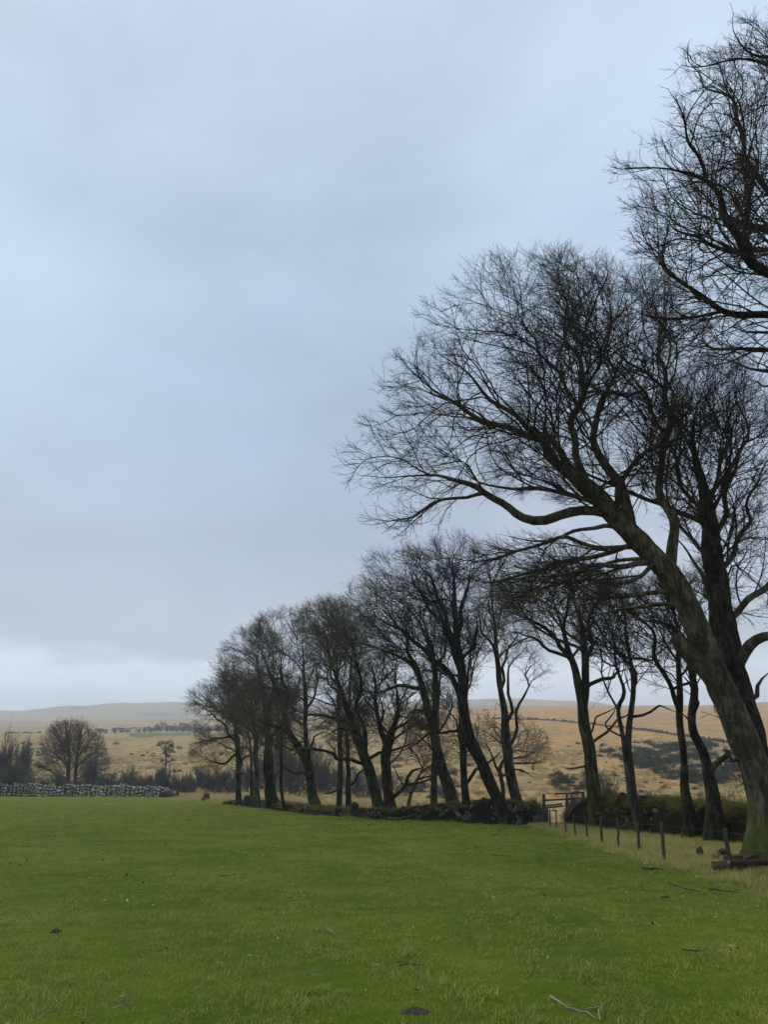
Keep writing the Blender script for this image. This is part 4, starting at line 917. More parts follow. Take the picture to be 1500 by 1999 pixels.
rpost(1062, 1618, 1550, 6.5); rpost(1068, 1615, 1580, 7); rpost(1107, 1600, 1548, 4.5, YR + .5); rpost(1138, 1590, 1546, 7, YR + 1.0); rpost(1060, 1618, 1600, 4)
def rrail(x0, y0, x1, y1, h, d, name='rail', mat='rail', Y0=YR, Y1=YR + 1.0):
    a, b = at(x0, y0, Y0) - rf, at(x1, y1, Y1) - rf; hh = h * .5 * mpp(x0, y0, Y0); u = norm(b - a); nn = norm(np.cross(u, (0, 0, 1))) * d
    V_ = []
    for p in (a, a * .5 + b * .5 + np.array((0, 0, -.01)), b):
        for sy, sz in ((-1, -1), (1, -1), (1, 1), (-1, 1)): V_.append(p + nn * sy + np.array((0, 0, hh * sz)))
    Q_ = [(0, 1, 2, 3), (11, 10, 9, 8)] + [(4 * s + k, 4 * s + (k + 1) % 4, 4 * (s + 1) + (k + 1) % 4, 4 * (s + 1) + k) for s in (0, 1) for k in range(4)]
    link(name, mesh_np(name, V_, Q_, smooth=False), M[mat], rail)
rrail(1060, 1562.5, 1141, 1558, 3.2, .035); rrail(1084, 1549.5, 1141, 1547, 3.0, .035, Y0=YR + .3); rrail(1064, 1577.5, 1100, 1573.5, 2.6, .03, 'rail', 'rail', YR + .08, YR + .4); rrail(1064, 1573.5, 1098, 1569.5, 4.0, .02, 'plank', 'plank', YR + .16, YR + .5)

# ------------------------------------------------------------------ logs, stumps, boulders
M['log'] = wood_mat('fallen_log_bark', (.035, .024, .018), (.105, .075, .056)); M['cut'] = wood_mat('cut_wood', (.13, .095, .06), (.28, .21, .14)); M['rot'] = wood_mat('rotten_stump', (.018, .015, .012), (.060, .048, .036))
def log(name, label, pts, r, mat='log', cat='log', k=10, sub=()):
    P = np.array(pts, float); o = P[0].copy(); root = empty(name, tuple(o)); tag(root, label, cat)
    S = catmull(np.column_stack([P - o, np.full(len(P), r)]), .25); V_, q, t_ = limb_mesh(S[:, :3], S[:, 3], k, rough=.12)
    link('bark', mesh_np('bark', V_, q, t_, smooth=False), M[mat], root)
    d = norm(P[0] - P[1]); V_, q, t_ = limb_mesh(np.array([d * 0 + d * .002, d * .012]), np.array([r * .93, r * .9]), k, rough=.1)
    link('cut_end', mesh_np('cut_end', V_, q, t_, smooth=False), M['cut'] if mat == 'log' else M['rot'], root)
    for s_ in sub:
        Sx = catmull(np.array([(*(np.array(p[:3]) - o), p[3]) for p in s_]), .15); V_, q, t_ = limb_mesh(Sx[:, :3], Sx[:, 3], 6, rough=.1); link('side_branch', mesh_np('side_branch', V_, q, t_), M[mat], root)
    return root
def g_(px, py, z=0.0): return G(px, py, z)
log('fallen_log', 'long dark fallen log lying lowest behind the nearest fence post', [g_(1391, 1690, .07), g_(1440, 1691, .08), g_(1530, 1685, .09)], .085)
log('fallen_log', 'rough brown log lying behind the lower log at the field corner', [g_(1412, 1679, .08), g_(1470, 1677, .10), g_(1550, 1676, .08)], .10, sub=[[(*g_(1455, 1676, .12), .05), (*g_(1468, 1672, .22), .04), (*g_(1474, 1668, .26), .02)]])
log('fallen_log', 'thin split log on top of the log pile by the nearest fence post', [g_(1425, 1684, .2), g_(1480, 1683, .21), g_(1540, 1680, .2)], .05)
log('cut_log', 'short sawn log with a pale cut end showing beside the log pile', [g_(1402, 1670, .10), g_(1412, 1664, .10)], .10)
def boulder(name, label, px, py, wpx, hpx, mat, seed, cat='stone', dark=False):
    p = g_(px, py); m = mpp(px, py, p[1]); me = hull_mesh(name, 26, seed); me.materials.append(M[mat]); o = link(name, me)
    o.scale = (wpx * m, wpx * m * .8, hpx * m); o.location = (p[0], p[1] + wpx * m * .3, hpx * m * .42); o.rotation_euler = (.1, -.15, seed)
    return tag(o, label, cat)
boulder('boulder', 'rounded brown-grey boulder in the straw grass left of the log pile', 1371, 1672, 17, 22, 'log', 3)
boulder('boulder', 'small grey stone lying right behind the log pile near the mossy root', 1465, 1672, 14, 10, 'stone_dark', 4)
boulder('boulder', 'dark upright slab leaning against the swollen beech root', 597, 1589, 11, 26, 'stone_dark', 8)
boulder('boulder', 'round black stone at the foot of the bank below the mossy forked beech', 838, 1606, 9, 9, 'rot', 9)
boulder('earth_clod', 'dark flat clod on the grass below the thick leaning beech', 722, 1613, 12, 4, 'rot', 10, 'clod')
boulder('earth_clod', 'tiny dark clod on the grass right of the flat clod', 787, 1613, 6, 4, 'rot', 11, 'clod')
def stump(label, px, py, wpx, hpx, seed, mat='rot'):
    p = g_(px, py); m = mpp(px, py, p[1]); g = np.random.default_rng(seed); r = wpx * m / 2; h = hpx * m
    root = empty('tree_stump', tuple(p)); tag(root, label, 'stump')
    V_, q, t_ = limb_mesh(np.array([(0, 0, -.1), (0, 0, h * .3), (.02, 0, h * .7), (.03, 0, h)]), np.array([r, r * .95, r * .85, r * .8]), 12, flare=.5, g=g, rough=.14)
    link('bark', mesh_np('bark', V_, q, t_, smooth=False), M[mat], root)
    V_, q, t_ = limb_mesh(np.array([(.03, 0, h + .02), (.03, 0, h + .06)]), np.array([r * .7, r * .62]), 12, g=g, rough=.12); link('cut_top', mesh_np('cut_top', V_, q, t_, smooth=False), M['log'], root)
stump('low dark stump in the grass left of the tree row end', 401, 1564, 14, 13, 61, 'log')
stump('broken dark stump beside the last tree of the row', 481, 1574, 18, 17, 62)
stump('black rotten stump at the foot of the close pair of thin trees', 691, 1596, 20, 24, 63)
log('fallen_log', 'thick weathered log with an orange-brown end lying at the wall end', [at(311, 1551, 86), at(326, 1551.5, 86.2), at(346, 1553, 86.4)], .33, sub=[[(*at(330, 1556, 85.8), .12), (*at(320, 1558, 85.5), .09), (*at(312, 1557, 85.4), .05)]])

# ------------------------------------------------------------------ fallen branches in the grass
M['stick_pale'] = wood_mat('bleached_stick', (.16, .15, .11), (.34, .32, .26)); M['stick_dark'] = wood_mat('dark_stick', (.032, .030, .024), (.090, .084, .066))
def stick(label, chains, r, mat='stick_dark', lift=.02):
    o = G(*chains[0][0][:2]); root = empty('fallen_branch', tuple(o)); tag(root, label, 'branch')
    g = np.random.default_rng(int(o[0] * 100) % 9999 + 7)
    for ci, ch in enumerate(chains):
        pts = []
        for i, q in enumerate(ch):
            z = (q[2] if len(q) > 2 else lift); p = G(q[0], q[1], z); pts.append((*(p - o), r * .75 * (1 - .65 * i / (len(ch) - 1)) * (1 if ci == 0 else .6)))
        S = catmull(np.array(pts), .05); S[1:-1, :3] += g.normal(0, r * .35, (len(S) - 2, 3))
        V_, q_, t_ = limb_mesh(S[:, :3], S[:, 3], 6, g=g, rough=.12); link('stem' if ci == 0 else 'side_twig', mesh_np('stem', V_, q_, t_), M[mat], root)
stick('pale forked dead branch lying in the near grass at lower right', [[(1076, 1945), (1095, 1957), (1118, 1968), (1145, 1977), (1165, 1990)], [(1172, 1992, .02), (1170, 1970, .05), (1180, 1958, .04), (1195, 1951)], [(1105, 1962, .03), (1120, 1961, .05)], [(1170, 1966), (1150, 1969), (1142, 1970)]], .013, 'stick_pale')
stick('short pale crooked stick in the middle of the near grass', [[(600, 1897, .05), (606, 1904), (620, 1903), (634, 1908), (647, 1914)], [(606, 1904), (603, 1893, .07)]], .009, 'stick_pale')
stick('bleached curved stick standing out of the grass at lower left', [[(99, 1975), (103, 1965, .05), (110, 1956, .09), (119, 1949, .13)], [(78, 1974), (87, 1965), (84, 1964)]], .010, 'stick_pale')
stick('dark twig with a pale upturned tip at the lower left', [[(218, 1970), (232, 1966), (244, 1960), (252, 1951, .06), (250, 1938, .12)], [(243, 1960), (241, 1945, .08), (242, 1936, .1)]], .010, 'stick_pale')
stick('thick dark branch piece lying near the fence, midway along it', [[(1256, 1695), (1275, 1696), (1298, 1698)], [(1270, 1696), (1280, 1693, .06)]], .035)
stick('long thin dark branch curving over the grass below the nearest post', [[(1385, 1735), (1410, 1739), (1425, 1741), (1448, 1737, .04)], [(1400, 1738), (1392, 1733, .05)]], .022)
stick('thin dark branch in the grass left of the long curving one', [[(1305, 1724), (1330, 1731), (1355, 1738), (1372, 1738)]], .016)
stick('knobbly dark stick lying alone in the right middle of the grass', [[(1293, 1752), (1302, 1751), (1310, 1752)], [(1302, 1751), (1306, 1747, .05)]], .02)
stick('dark stick with curved tail in the grass at right', [[(1334, 1853), (1350, 1857), (1366, 1857), (1382, 1850)]], .014)
stick('dark spiky twig near the bank, left of the wooden rails', [[(960, 1632), (975, 1624, .08), (985, 1617, .16)], [(970, 1629), (985, 1632), (992, 1625, .1)]], .016)
stick('upright black twig stuck in the grass in front of the bank', [[(900, 1646), (906, 1643, .05), (908, 1638, .10)], [(906, 1643), (913, 1647)]], .014)
stick('dark branching twig right of the upright black one', [[(925, 1656), (932, 1654, .05), (940, 1650, .1)], [(932, 1655), (938, 1660)], [(932, 1655), (930, 1648, .1)]], .012)
stick('straight dark stick lying flat between the twigs and the fence', [[(960, 1669), (980, 1670), (1000, 1671)]], .013)
stick('crossed dark twigs in the grass in front of the wooden rails', [[(1052, 1682), (1060, 1676, .05), (1066, 1670, .1)], [(1055, 1678), (1064, 1683)]], .012)
stick('small upright twig alone in the left middle of the field', [[(322, 1654), (323, 1648, .06), (322, 1640, .15)], [(323, 1650), (328, 1645, .09)]], .014)
stick('small dark twig right of the lone upright twig', [[(340, 1700), (346, 1696, .04), (345, 1686, .10)]], .012)
stick('flat dark stick in the grass in the centre of the field', [[(427, 1709), (445, 1709), (462, 1707)]], .012)
stick('dark stick lying in the grass near the left edge', [[(43, 1867), (58, 1864), (74, 1860)]], .012)
stick('bent dark twig in the lower middle of the grass', [[(640, 1812), (648, 1820), (660, 1823), (668, 1818)]], .010, 'stick_pale')
stick('dark root-like twig low in the grass at centre', [[(780, 1885), (795, 1880), (810, 1882), (830, 1886)]], .014)
stick('thick mossy branch lying down the face of the bank', [[(760, 1598, .12), (785, 1598, .18), (805, 1592, .25), (830, 1583, .4), (845, 1578, .5)]], .07, 'stick_dark')
# bare soil scrape
def soil(label, px, py, w, d, seed):
    p = g_(px, py); g = np.random.default_rng(seed); n = 12; V_ = []; Q_ = []
    for j in range(n):
        for i in range(n):
            u, v = i / (n - 1) * 2 - 1, j / (n - 1) * 2 - 1; rr = math.hypot(u, v); h = .045 * max(0, 1 - rr ** 2) + g.uniform(-.012, .014) * (rr < .95) - .02 * (rr > .9)
            V_.append((u * w, v * d, h))
    Q_ = [(j * n + i, j * n + i + 1, (j + 1) * n + i + 1, (j + 1) * n + i) for j in range(n - 1) for i in range(n - 1)]
    tag(link('soil_patch', mesh_np('soil_patch', V_, Q_, smooth=False), M['core'], None, (p[0], p[1], .012)), label, 'soil')
soil('scraped patch of dark bare soil at the bottom centre of the field', 812, 1986, .14, .09, 1)
soil('small muddy scrape in the grass left of the field centre', 108, 1825, .08, .06, 2)
# leaves and pale flecks
lf = NT('dead_leaf'); M['leaf'] = lf.done(lf.ramp(lf.rand(), [(.0, (.10, .055, .03)), (.4, (.22, .14, .08)), (.75, (.36, .28, .18)), (1., (.55, .50, .40))]), .7)
leafs = []
for i in range(4):
    g = np.random.default_rng(400 + i); V_ = np.array([(-.5, 0, .1), (-.15, -.28, .02), (.3, -.2, .05), (.55, 0, .16), (.25, .24, .02), (-.2, .26, .08), (0, 0, 0)]) + g.normal(0, .05, (7, 3))
    m_ = mesh_np('leaf', V_ * .055, None, [(6, a, (a + 1) % 6) for a in range(6)]); m_.materials.append(M['leaf']); leafs.append(m_)
P_ = on_ground(wedge(3.4, 22, 1.6, 36)); P_ = P_[P_[:, 0] < 6.3]; P_[:, 2] += .035
scatter('fallen_leaves', P_, g1.uniform(.35, 1.15, len(P_)), leafs, 'scattered dead leaves and pale flecks in the near grass', 'leaves', seed=9, tilt=.5)
# ------------------------------------------------------------------ background vegetation
def bush_mesh(name, mat, seed, stems=26, flat=1.0, tr=.0075, n2=8, n3=6, n4=3, open_=.3):
    """bare multi-stemmed shrub, unit radius and height"""
    g = np.random.default_rng(seed); A_ = Acc()
    def lev(o, d, L, nseg, bend, up):
        T = len(o); P = np.zeros((T, nseg + 1, 3)); P[:, 0] = o; d = norm(d)
        for i in range(nseg):
            d = norm(d + g.normal(0, bend, d.shape) + np.array((0, 0, up))); P[:, i + 1] = P[:, i] + d * (L / nseg)[:, None]
        return P, np.gradient(P, axis=1)
    def tub(P, D, r, tip):
        T, m = P.shape[:2]; rr = np.repeat(r, m) * np.tile(np.linspace(1, tip, m), T)
        base = (np.arange(T)[:, None] * m + np.arange(m - 1)[None, :]).ravel()
        A_.add(rings(P.reshape(-1, 3), D.reshape(-1, 3), rr, 3).reshape(-1, 3), ring_quads(base, base + 1, 3))
    def kids(P, D, n, ang):
        T, m = P.shape[:2]; w = np.repeat(np.arange(T), n); t = g.uniform(.25, 1, len(w)) * (m - 1); i = np.minimum(t.astype(int), m - 2); f = (t - i)[:, None]
        o = P[w, i] * (1 - f) + P[w, i + 1] * f; d = norm(D[w, i]); s = norm(np.cross(d, g.normal(0, 1, d.shape))); a = g.normal(ang, .2, len(w))[:, None]
        return o, d * np.cos(a) + s * np.sin(a)
    a = g.uniform(0, 6.283, stems); el = g.uniform(open_, 1.5, stems)
    d = np.stack([np.cos(a) * np.cos(el), np.sin(a) * np.cos(el), np.sin(el)], 1); o = d * np.array((.5, .5, 0)) * g.uniform(.3, 1, (stems, 1)); o[:, 2] = -.08
    L = g.uniform(.55, 1.0, stems) * (.45 + .55 * np.sin(el))
    P, D = lev(o, d, L, 6, .14, .03); tub(P, D, np.full(stems, tr * 1.8), .35)
    o, d = kids(P, D, n2, .6); P, D = lev(o, d, g.uniform(.22, .48, len(o)), 3, .16, .06); tub(P, D, np.full(len(o), tr * 1.2), .5)
    o, d = kids(P, D, n3, .6); P, D = lev(o, d, g.uniform(.10, .24, len(o)), 2, .14, .08); tub(P, D, np.full(len(o), tr * .8), .6)
    o, d = kids(P, D, n4, .6); P, D = lev(o, d, g.uniform(.05, .12, len(o)), 1, .05, .05); tub(P, D, np.full(len(o), tr * .6), .6)
    v, q = A_.out(); v[:, 2] = np.maximum(v[:, 2], -.1)
    m_ = mesh_np(name, v, q); m_.materials.append(mat); TRI[0] += 2 * len(q); return m_
BM_ = {k: [bush_mesh('twigs', M[k], 500 + 10 * j + i) for i in range(3)] for j, k in enumerate(('twig_grey', 'twig_purple', 'twig_red'))}
gq = np.random.default_rng(8)
def bush(label, px, base_y, half, top_y, r, kind='twig_grey', name='bare_shrub', group=None, Yd=None):
    if Yd is None:
        a, b, c = ray(px, base_y); Yd = r * b / math.hypot(a, b)
    p = at(px, base_y, Yd); p[2] = hz(p[0], p[1]); m = mpp(px, base_y, Yd)
    top = at(px, top_y, Yd)[2]
    root = empty(name, tuple(p)); tag(root, label, 'shrub', group); root.rotation_euler[2] = gq.uniform(0, 6.28)
    h = max(.5, top - p[2])
    o = link('twigs', BM_[kind][int(gq.integers(3))], None, root); o.scale = (half * m, half * m, h * .98)
    return root
SG = 'bare shrubs behind the stone wall'
bush('tall grey bare shrub at the left edge behind the wall', 6, 1548, 26, 1441, 128, 'twig_purple')
bush('upright grey-olive shrub behind the wall, second from the left edge', 36, 1548, 24, 1455, 122)
bush('broad misty grey shrub low behind the wall at the left', 22, 1548, 42, 1484, 112)
bush('rounded grey shrub at the right foot of the lone red-brown tree', 172, 1548, 33, 1480, 118)
bush('low dark shrub at the left foot of the lone red-brown tree', 108, 1548, 27, 1502, 110)
bush('rounded olive shrub behind the wall, left of the small pine', 248, 1548, 25, 1500, 116)
bush('wide grey shrub behind the wall under the small pine', 312, 1548, 33, 1502, 114)
bush('small scruffy shrub behind the wall between the two wider ones', 212, 1548, 14, 1508, 110)
bush('grey shrub behind the wall end, right of the small pine', 386, 1550, 27, 1496, 118, 'twig_purple')
bush('small brown shrub just above the fallen log at the wall end', 352, 1550, 13, 1520, 108, 'twig_red')
for i, (x, h, t, k) in enumerate([(58, 20, 1512, 'twig_grey'), (78, 18, 1520, 'twig_red'), (228, 18, 1518, 'twig_purple'), (272, 20, 1512, 'twig_red'), (286, 20, 1516, 'twig_grey'), (338, 18, 1512, 'twig_purple'), (364, 20, 1508, 'twig_grey'), (408, 22, 1506, 'twig_purple'), (194, 20, 1516, 'twig_grey'), (148, 20, 1520, 'twig_grey'), (124, 18, 1522, 'twig_red')]):
    bush('low brown-grey shrub in the scrubby belt just behind the stone wall', x, 1550, h, t, 106 + 4 * (i % 3), k, 'bare_shrub', 'low shrubs in the belt behind the stone wall')
for i, (x, h, t, k) in enumerate([(432, 36, 1502, 'twig_purple'), (478, 36, 1488, 'twig_purple'), (524, 38, 1470, 'twig_purple'), (572, 40, 1462, 'twig_purple'), (618, 40, 1470, 'twig_purple'), (664, 36, 1490, 'twig_grey'), (706, 36, 1498, 'twig_purple'),
                                  (752, 38, 1508, 'twig_grey'), (806, 40, 1520, 'twig_grey'), (862, 38, 1530, 'twig_grey'), (545, 30, 1440, 'twig_grey'), (600, 28, 1435, 'twig_purple')]):
    bush('dense grey-purple bare shrub in the thicket behind the tree row', x, 1555, h, t, 104 + 7 * (i % 3) + (30 if i > 9 else 0), k, 'thicket_shrub', 'thicket shrubs in the hollow behind the tree row')
bush('spindly bare shrub on the slope close behind the straight forked beech', 1192, 1600, 36, 1512, 0, 'twig_grey', Yd=33)
bush('low bare shrub behind the wooden rails', 1128, 1600, 30, 1548, 0, 'twig_grey', Yd=36)
bush('brown tangled shrub on the bank right of the slim twin-stemmed beech', 1290, 1612, 42, 1548, 0, 'twig_red', Yd=29)
bush('small bare shrub on the bank between the two dark beeches', 1372, 1600, 20, 1552, 0, 'twig_red', Yd=25)
bush('twiggy shrub behind the bank near the big leaning trunk', 1432, 1600, 24, 1545, 0, 'twig_red', Yd=25)
bush('grey shrub beyond the bank between the bent beech and the wooden rails', 1050, 1600, 26, 1560, 0, 'twig_grey', Yd=42)

for i, (x, y, h, t) in enumerate([(1110, 1612, 15, 1578), (1205, 1618, 16, 1580), (1268, 1622, 20, 1572), (1318, 1622, 22, 1568), (1360, 1624, 18, 1580), (1415, 1632, 20, 1570), (1440, 1634, 16, 1585)]):
    p_ = G(x, y); bush('low tangle of bare bramble growing on the dark bank behind the wire fence', x, y, h, t, 0, 'twig_red' if i % 2 else 'twig_grey', 'bramble_bush', 'brambles on the dark bank', Yd=p_[1] + .7)
tree('broad_tree', 'lone round-crowned tree with reddish-brown twigs behind the stone wall', 115,
     [[(132, 1556, 8), (133, 1510, 7), (135, 1475, 5.5), (131, 1440, 3.5), (128, 1420, 2)], [(147, 1556, 7), (147, 1510, 6.5), (150, 1475, 5), (155, 1440, 3.2), (158, 1420, 2)]],
     [[(134, 1500, 3.5), (110, 1475, 2.5), (92, 1465, 1.5)], [(134, 1480, 3.5), (115, 1445, 2.5), (103, 1430, 1.5)], [(148, 1500, 3.5), (170, 1480, 2.5), (190, 1468, 1.5)], [(150, 1480, 3), (172, 1450, 2.2), (182, 1435, 1.5)],
      [(133, 1520, 3), (100, 1505, 2), (82, 1498, 1.2)], [(148, 1520, 2.8), (180, 1505, 2), (198, 1492, 1.2)]],
     [(140, 1464, 66, 56, 0, 4.8, 0), (110, 1496, 46, 34, 0, 3.8, 0), (176, 1488, 40, 38, 0, 3.8, 0)], [M['bark_dark']], M['twig_red'],
     step=.5, tipr=.019, twl=1.1, l1=4.4, n1=3.9, n2=2.5, n3=1.9, n4=2.6, wind=.06, ksides=3, seed=70, group=None, focus=(140, 1510), flare=.4, upw=.05)
tree('thorn_tree', 'low wind-bent thorn tree with flat reddish crown behind the slender beech', 46,
     [[(985, 1600, 10), (982, 1540, 8), (976, 1500, 7.5), (988, 1480, 6), (1004, 1462, 4), (1022, 1450, 2.5)]],
     [[(980, 1505, 5), (960, 1475, 4), (950, 1450, 2.5)], [(990, 1478, 4), (1015, 1478, 3), (1045, 1470, 2)], [(985, 1520, 4), (1010, 1505, 3.5), (1030, 1508, 2.5), (1050, 1520, 1.5)], [(992, 1475, 4), (992, 1445, 3), (1000, 1425, 2)], [(984, 1490, 4), (1030, 1492, 3), (1060, 1486, 2)]],
     [(1008, 1446, 66, 36, 0, 2.4, 0), (1040, 1470, 42, 22, 0, 1.8, 0), (950, 1440, 34, 36, 0, 1.6, 0), (1045, 1512, 34, 18, 0, 1.2, 0)], [M['bark_dark']], M['twig_red'],
     step=.3, tipr=.010, twl=.5, l1=2.2, n1=6, n2=3.4, n3=3.2, n4=3.2, ksides=3, seed=71, focus=(985, 1500), flare=.4, crook=1.6)
tree('thorn_tree', 'sprawling thorn tree with ochre branches behind the hollow-based beech', 50,
     [[(795, 1600, 8), (800, 1560, 6.5), (812, 1530, 6), (825, 1500, 4.5), (838, 1470, 3)]],
     [[(800, 1555, 4), (780, 1520, 3.5), (765, 1495, 2)], [(815, 1525, 4), (850, 1515, 3), (880, 1510, 2)], [(826, 1498, 3), (810, 1470, 2.5), (800, 1445, 1.5)], [(820, 1510, 3.5), (860, 1480, 2.5), (885, 1455, 1.5)]],
     [(830, 1480, 62, 46, 0, 2.6, 0), (860, 1520, 36, 22, 0, 1.6, 0)], [M['bark_ochre']], M['twig_red'],
     step=.3, tipr=.010, twl=.5, l1=2.2, n1=5, n2=3.2, n3=2.8, n4=2.8, ksides=3, seed=72, focus=(805, 1540), flare=.4, crook=1.6)

# leafy clumps: gorse and far evergreen trees
def clump_mesh(name, mat, seed, n=1100, size=.11, lobes=9):
    g = np.random.default_rng(seed); c = g.normal(0, .42, (lobes, 3)); c[:, 2] = np.abs(c[:, 2]) * .8 + .12; rr = g.uniform(.28, .50, lobes)
    k = g.integers(0, lobes, n); d = norm(g.normal(0, 1, (n, 3))); p = c[k] + d * (rr[k] * g.uniform(.72, 1.08, n))[:, None]
    keep = p[:, 2] > -.05; p, d = p[keep], d[keep]; n = len(p)
    a = norm(np.cross(d, g.normal(0, 1, d.shape))); b = norm(np.cross(d, a) + d * g.normal(0, .8, (n, 1))); s = (size * g.uniform(.5, 1.3, n))[:, None]
    V_ = np.stack([p - a * s * .45, p + a * s * .45, p + b * s + d * s * .5], 1).reshape(-1, 3); me = mesh_np(name, V_, None, np.arange(3 * n).reshape(-1, 3), smooth=False)
    me.materials.append(mat); TRI[0] += n; return me
def leaf_mat(name, a, b, c):
    t = NT(name); p = t.obj(); col = t.ramp(t.noise(p, 3.5, 4, .6), [(.35, a), (.5, b), (.68, c)]); return t.done(t.mix(t.math('MULTIPLY', t.rand(), .5), col, tuple(x * .6 for x in a)), .8)
M['gorse'] = leaf_mat('gorse_spines', (.026, .034, .014), (.050, .060, .024), (.085, .090, .042))
M['heather'] = leaf_mat('brown_scrub', (.060, .046, .030), (.100, .080, .050), (.150, .120, .075))
M['conifer'] = leaf_mat('far_evergreen', (.020, .032, .018), (.034, .050, .026), (.055, .070, .040))
M['farwood'] = leaf_mat('far_bare_wood', (.048, .040, .034), (.075, .064, .054), (.105, .092, .078))
GM = {k: [clump_mesh('foliage', M[k], 600 + 20 * j + i) for i in range(4)] for j, k in enumerate(('gorse', 'heather', 'conifer', 'farwood'))}
def gorse(px, py, rad_px, label, group, kind='gorse', name='gorse_bush', hf=.8, cat='bush'):
    p = hit(px, py); m = np.linalg.norm(p) / FPX * .95; o = link(name, GM[kind][int(gq.integers(4))]); s = rad_px * m
    o.location = tuple(p + np.array((0, 0, -.05 * s))); o.scale = (s, s, s * hf); o.rotation_euler[2] = gq.uniform(0, 6.28); return tag(o, label, cat, group)
GL, GG = 'large gorse bush in the dense dark patch below the moor wall', 'gorse bushes of the dense dark patch'
for i in range(120):
    a = gq.uniform(0, 6.283); u = math.sqrt(gq.uniform()); x = 1362 + 135 * u * math.cos(a); y = 1492 + 38 * u * math.sin(a) + (x - 1365) * .06
    gorse(x, y, gq.uniform(12, 22), GL, GG, hf=.55)
for i in range(10): gorse(gq.uniform(1168, 1235), gq.uniform(1458, 1482), gq.uniform(8, 14), 'gorse bush in the clump seen between the straight and the slim twin-stemmed beech', 'gorse clump between two beeches', hf=.7)
for i in range(24): gorse(gq.uniform(1080, 1165), gq.uniform(1512, 1552), gq.uniform(10, 17), 'gorse bush in the clump above the wooden rails', 'gorse clump above the wooden rails', hf=.7)
for i in range(60): gorse(gq.uniform(960, 1490), gq.uniform(1470, 1590), gq.uniform(3, 8), 'small single gorse bush dotted on the bare tan slope', 'small gorse bushes dotted on the tan slope', hf=.75)
gorse(1178, 1457, 8, 'lone gorse bush highest on the slope right of the straight beech', None); gorse(1243, 1471, 6, 'lone low gorse bush left of the dense dark patch', None)
BLb, BG = 'brown bracken and scrub clump on the slope beyond the trees', 'scrub clumps on the slope beyond the trees'
for i in range(60): gorse(gq.uniform(980, 1490), gq.uniform(1450, 1590), gq.uniform(3, 9), BLb, BG, 'heather', 'scrub_clump', .6)
for i in range(10): gorse(gq.uniform(1245, 1320), gq.uniform(1450, 1472), gq.uniform(7, 12), BLb, BG, 'heather', 'scrub_clump', .6)
HL, HG = 'small dark bush dotted on the pale left hillside', 'small bushes on the left hillside'
for x, y, r_ in ((278, 1476, 5), (256, 1474, 4), (287, 1471, 3.5), (217, 1520, 8), (338, 1508, 6), (350, 1506, 5), (410, 1490, 5), (60, 1455, 5), (45, 1453, 5), (72, 1470, 4), (225, 1515, 5), (430, 1475, 6), (395, 1520, 8), (205, 1528, 8), (445, 1462, 5)):
    gorse(x, y, r_, HL, HG)
for i in range(70): gorse(gq.uniform(20, 470), 1528 - 75 * gq.uniform() ** 1.6, gq.uniform(2, 7), 'low brown scrub clump dotted on the pale left hillside', 'scrub clumps on the left hillside', 'heather', 'scrub_clump', .5)
for i in range(50): gorse(560 + 420 * gq.uniform(), gq.uniform(1440, 1560), gq.uniform(6, 14), 'grey-brown scrub clump seen between the trunks of the row', 'scrub clumps seen between the trunks', 'heather', 'scrub_clump', .6)
# far belt of trees by the green pasture
FL, FG = 'far dark evergreen tree in the hazy belt above the green field', 'far evergreen trees in the belt'
for i, (x, y, r_, k) in enumerate([(196, 1432, 7, 'farwood'), (205, 1432, 6, 'farwood'), (224, 1432, 7, 'conifer'), (236, 1431, 7, 'farwood'), (248, 1431, 6, 'farwood'), (270, 1431, 6, 'farwood'), (281, 1430, 7, 'farwood'), (293, 1430, 8, 'farwood'),
                                   (303, 1429, 9, 'conifer'), (314, 1429, 11, 'conifer'), (325, 1429, 10, 'conifer'), (336, 1429, 9, 'farwood'), (346, 1429, 10, 'conifer'), (357, 1429, 10, 'conifer'), (368, 1429, 12, 'conifer'), (380, 1431, 12, 'conifer'), (394, 1431, 11, 'conifer'), (408, 1431, 11, 'farwood'), (424, 1431, 12, 'conifer'), (440, 1431, 11, 'conifer')]):
    p = hit(px=x, py=y, r0=500); m = np.linalg.norm(p) / FPX; root = empty('far_tree', tuple(p)); tag(root, FL if k == 'conifer' else 'far bare brown tree in the hazy belt above the green field', 'tree', FG if k == 'conifer' else 'far bare trees in the belt')
    o = link('crown', GM[k][i % 4], None, root); o.scale = (r_ * m * .8, r_ * m * .8, r_ * m * 1.1); o.location = (0, 0, r_ * m * .25); o.rotation_euler[2] = i
    V_, q, t_ = limb_mesh(np.array([(0, 0, -1.), (0, 0, r_ * m * .8)]), np.array([.5, .3]), 6); link('trunk', mesh_np('trunk', V_, q, t_), M['bark_dark'], root)
# small pine on the left hillside
pp = hit(318, 1512); mp = np.linalg.norm(pp) / FPX; pine = empty('pine_tree', tuple(pp)); tag(pine, 'small flat-topped dark pine alone on the left hillside', 'tree')
def pv(x, y, d=0.0): return np.array(((x - 318) * mp, d * mp, (1512 - y) * mp))
for nm, ch in (('trunk', [(322, 1514, 3.2), (321, 1495, 2.6), (320, 1478, 2.2), (317, 1462, 1.4)]), ('limb', [(320, 1482, 1.6), (328, 1474, 1.2), (333, 1466, .8)]), ('limb', [(320, 1475, 1.5), (312, 1468, 1.1), (306, 1463, .7)]), ('limb', [(321, 1494, 1.4), (330, 1490, 1.1), (336, 1488, .8)]), ('limb', [(321, 1496, 1.2), (312, 1492, .9), (308, 1492, .6)])):
    S = catmull(np.array([(*pv(x, y), w * mp * .5) for x, y, w in ch]), .4); V_, q, t_ = limb_mesh(S[:, :3], S[:, 3], 8); link(nm, mesh_np(nm, V_, q, t_), M['bark_dark'], pine)
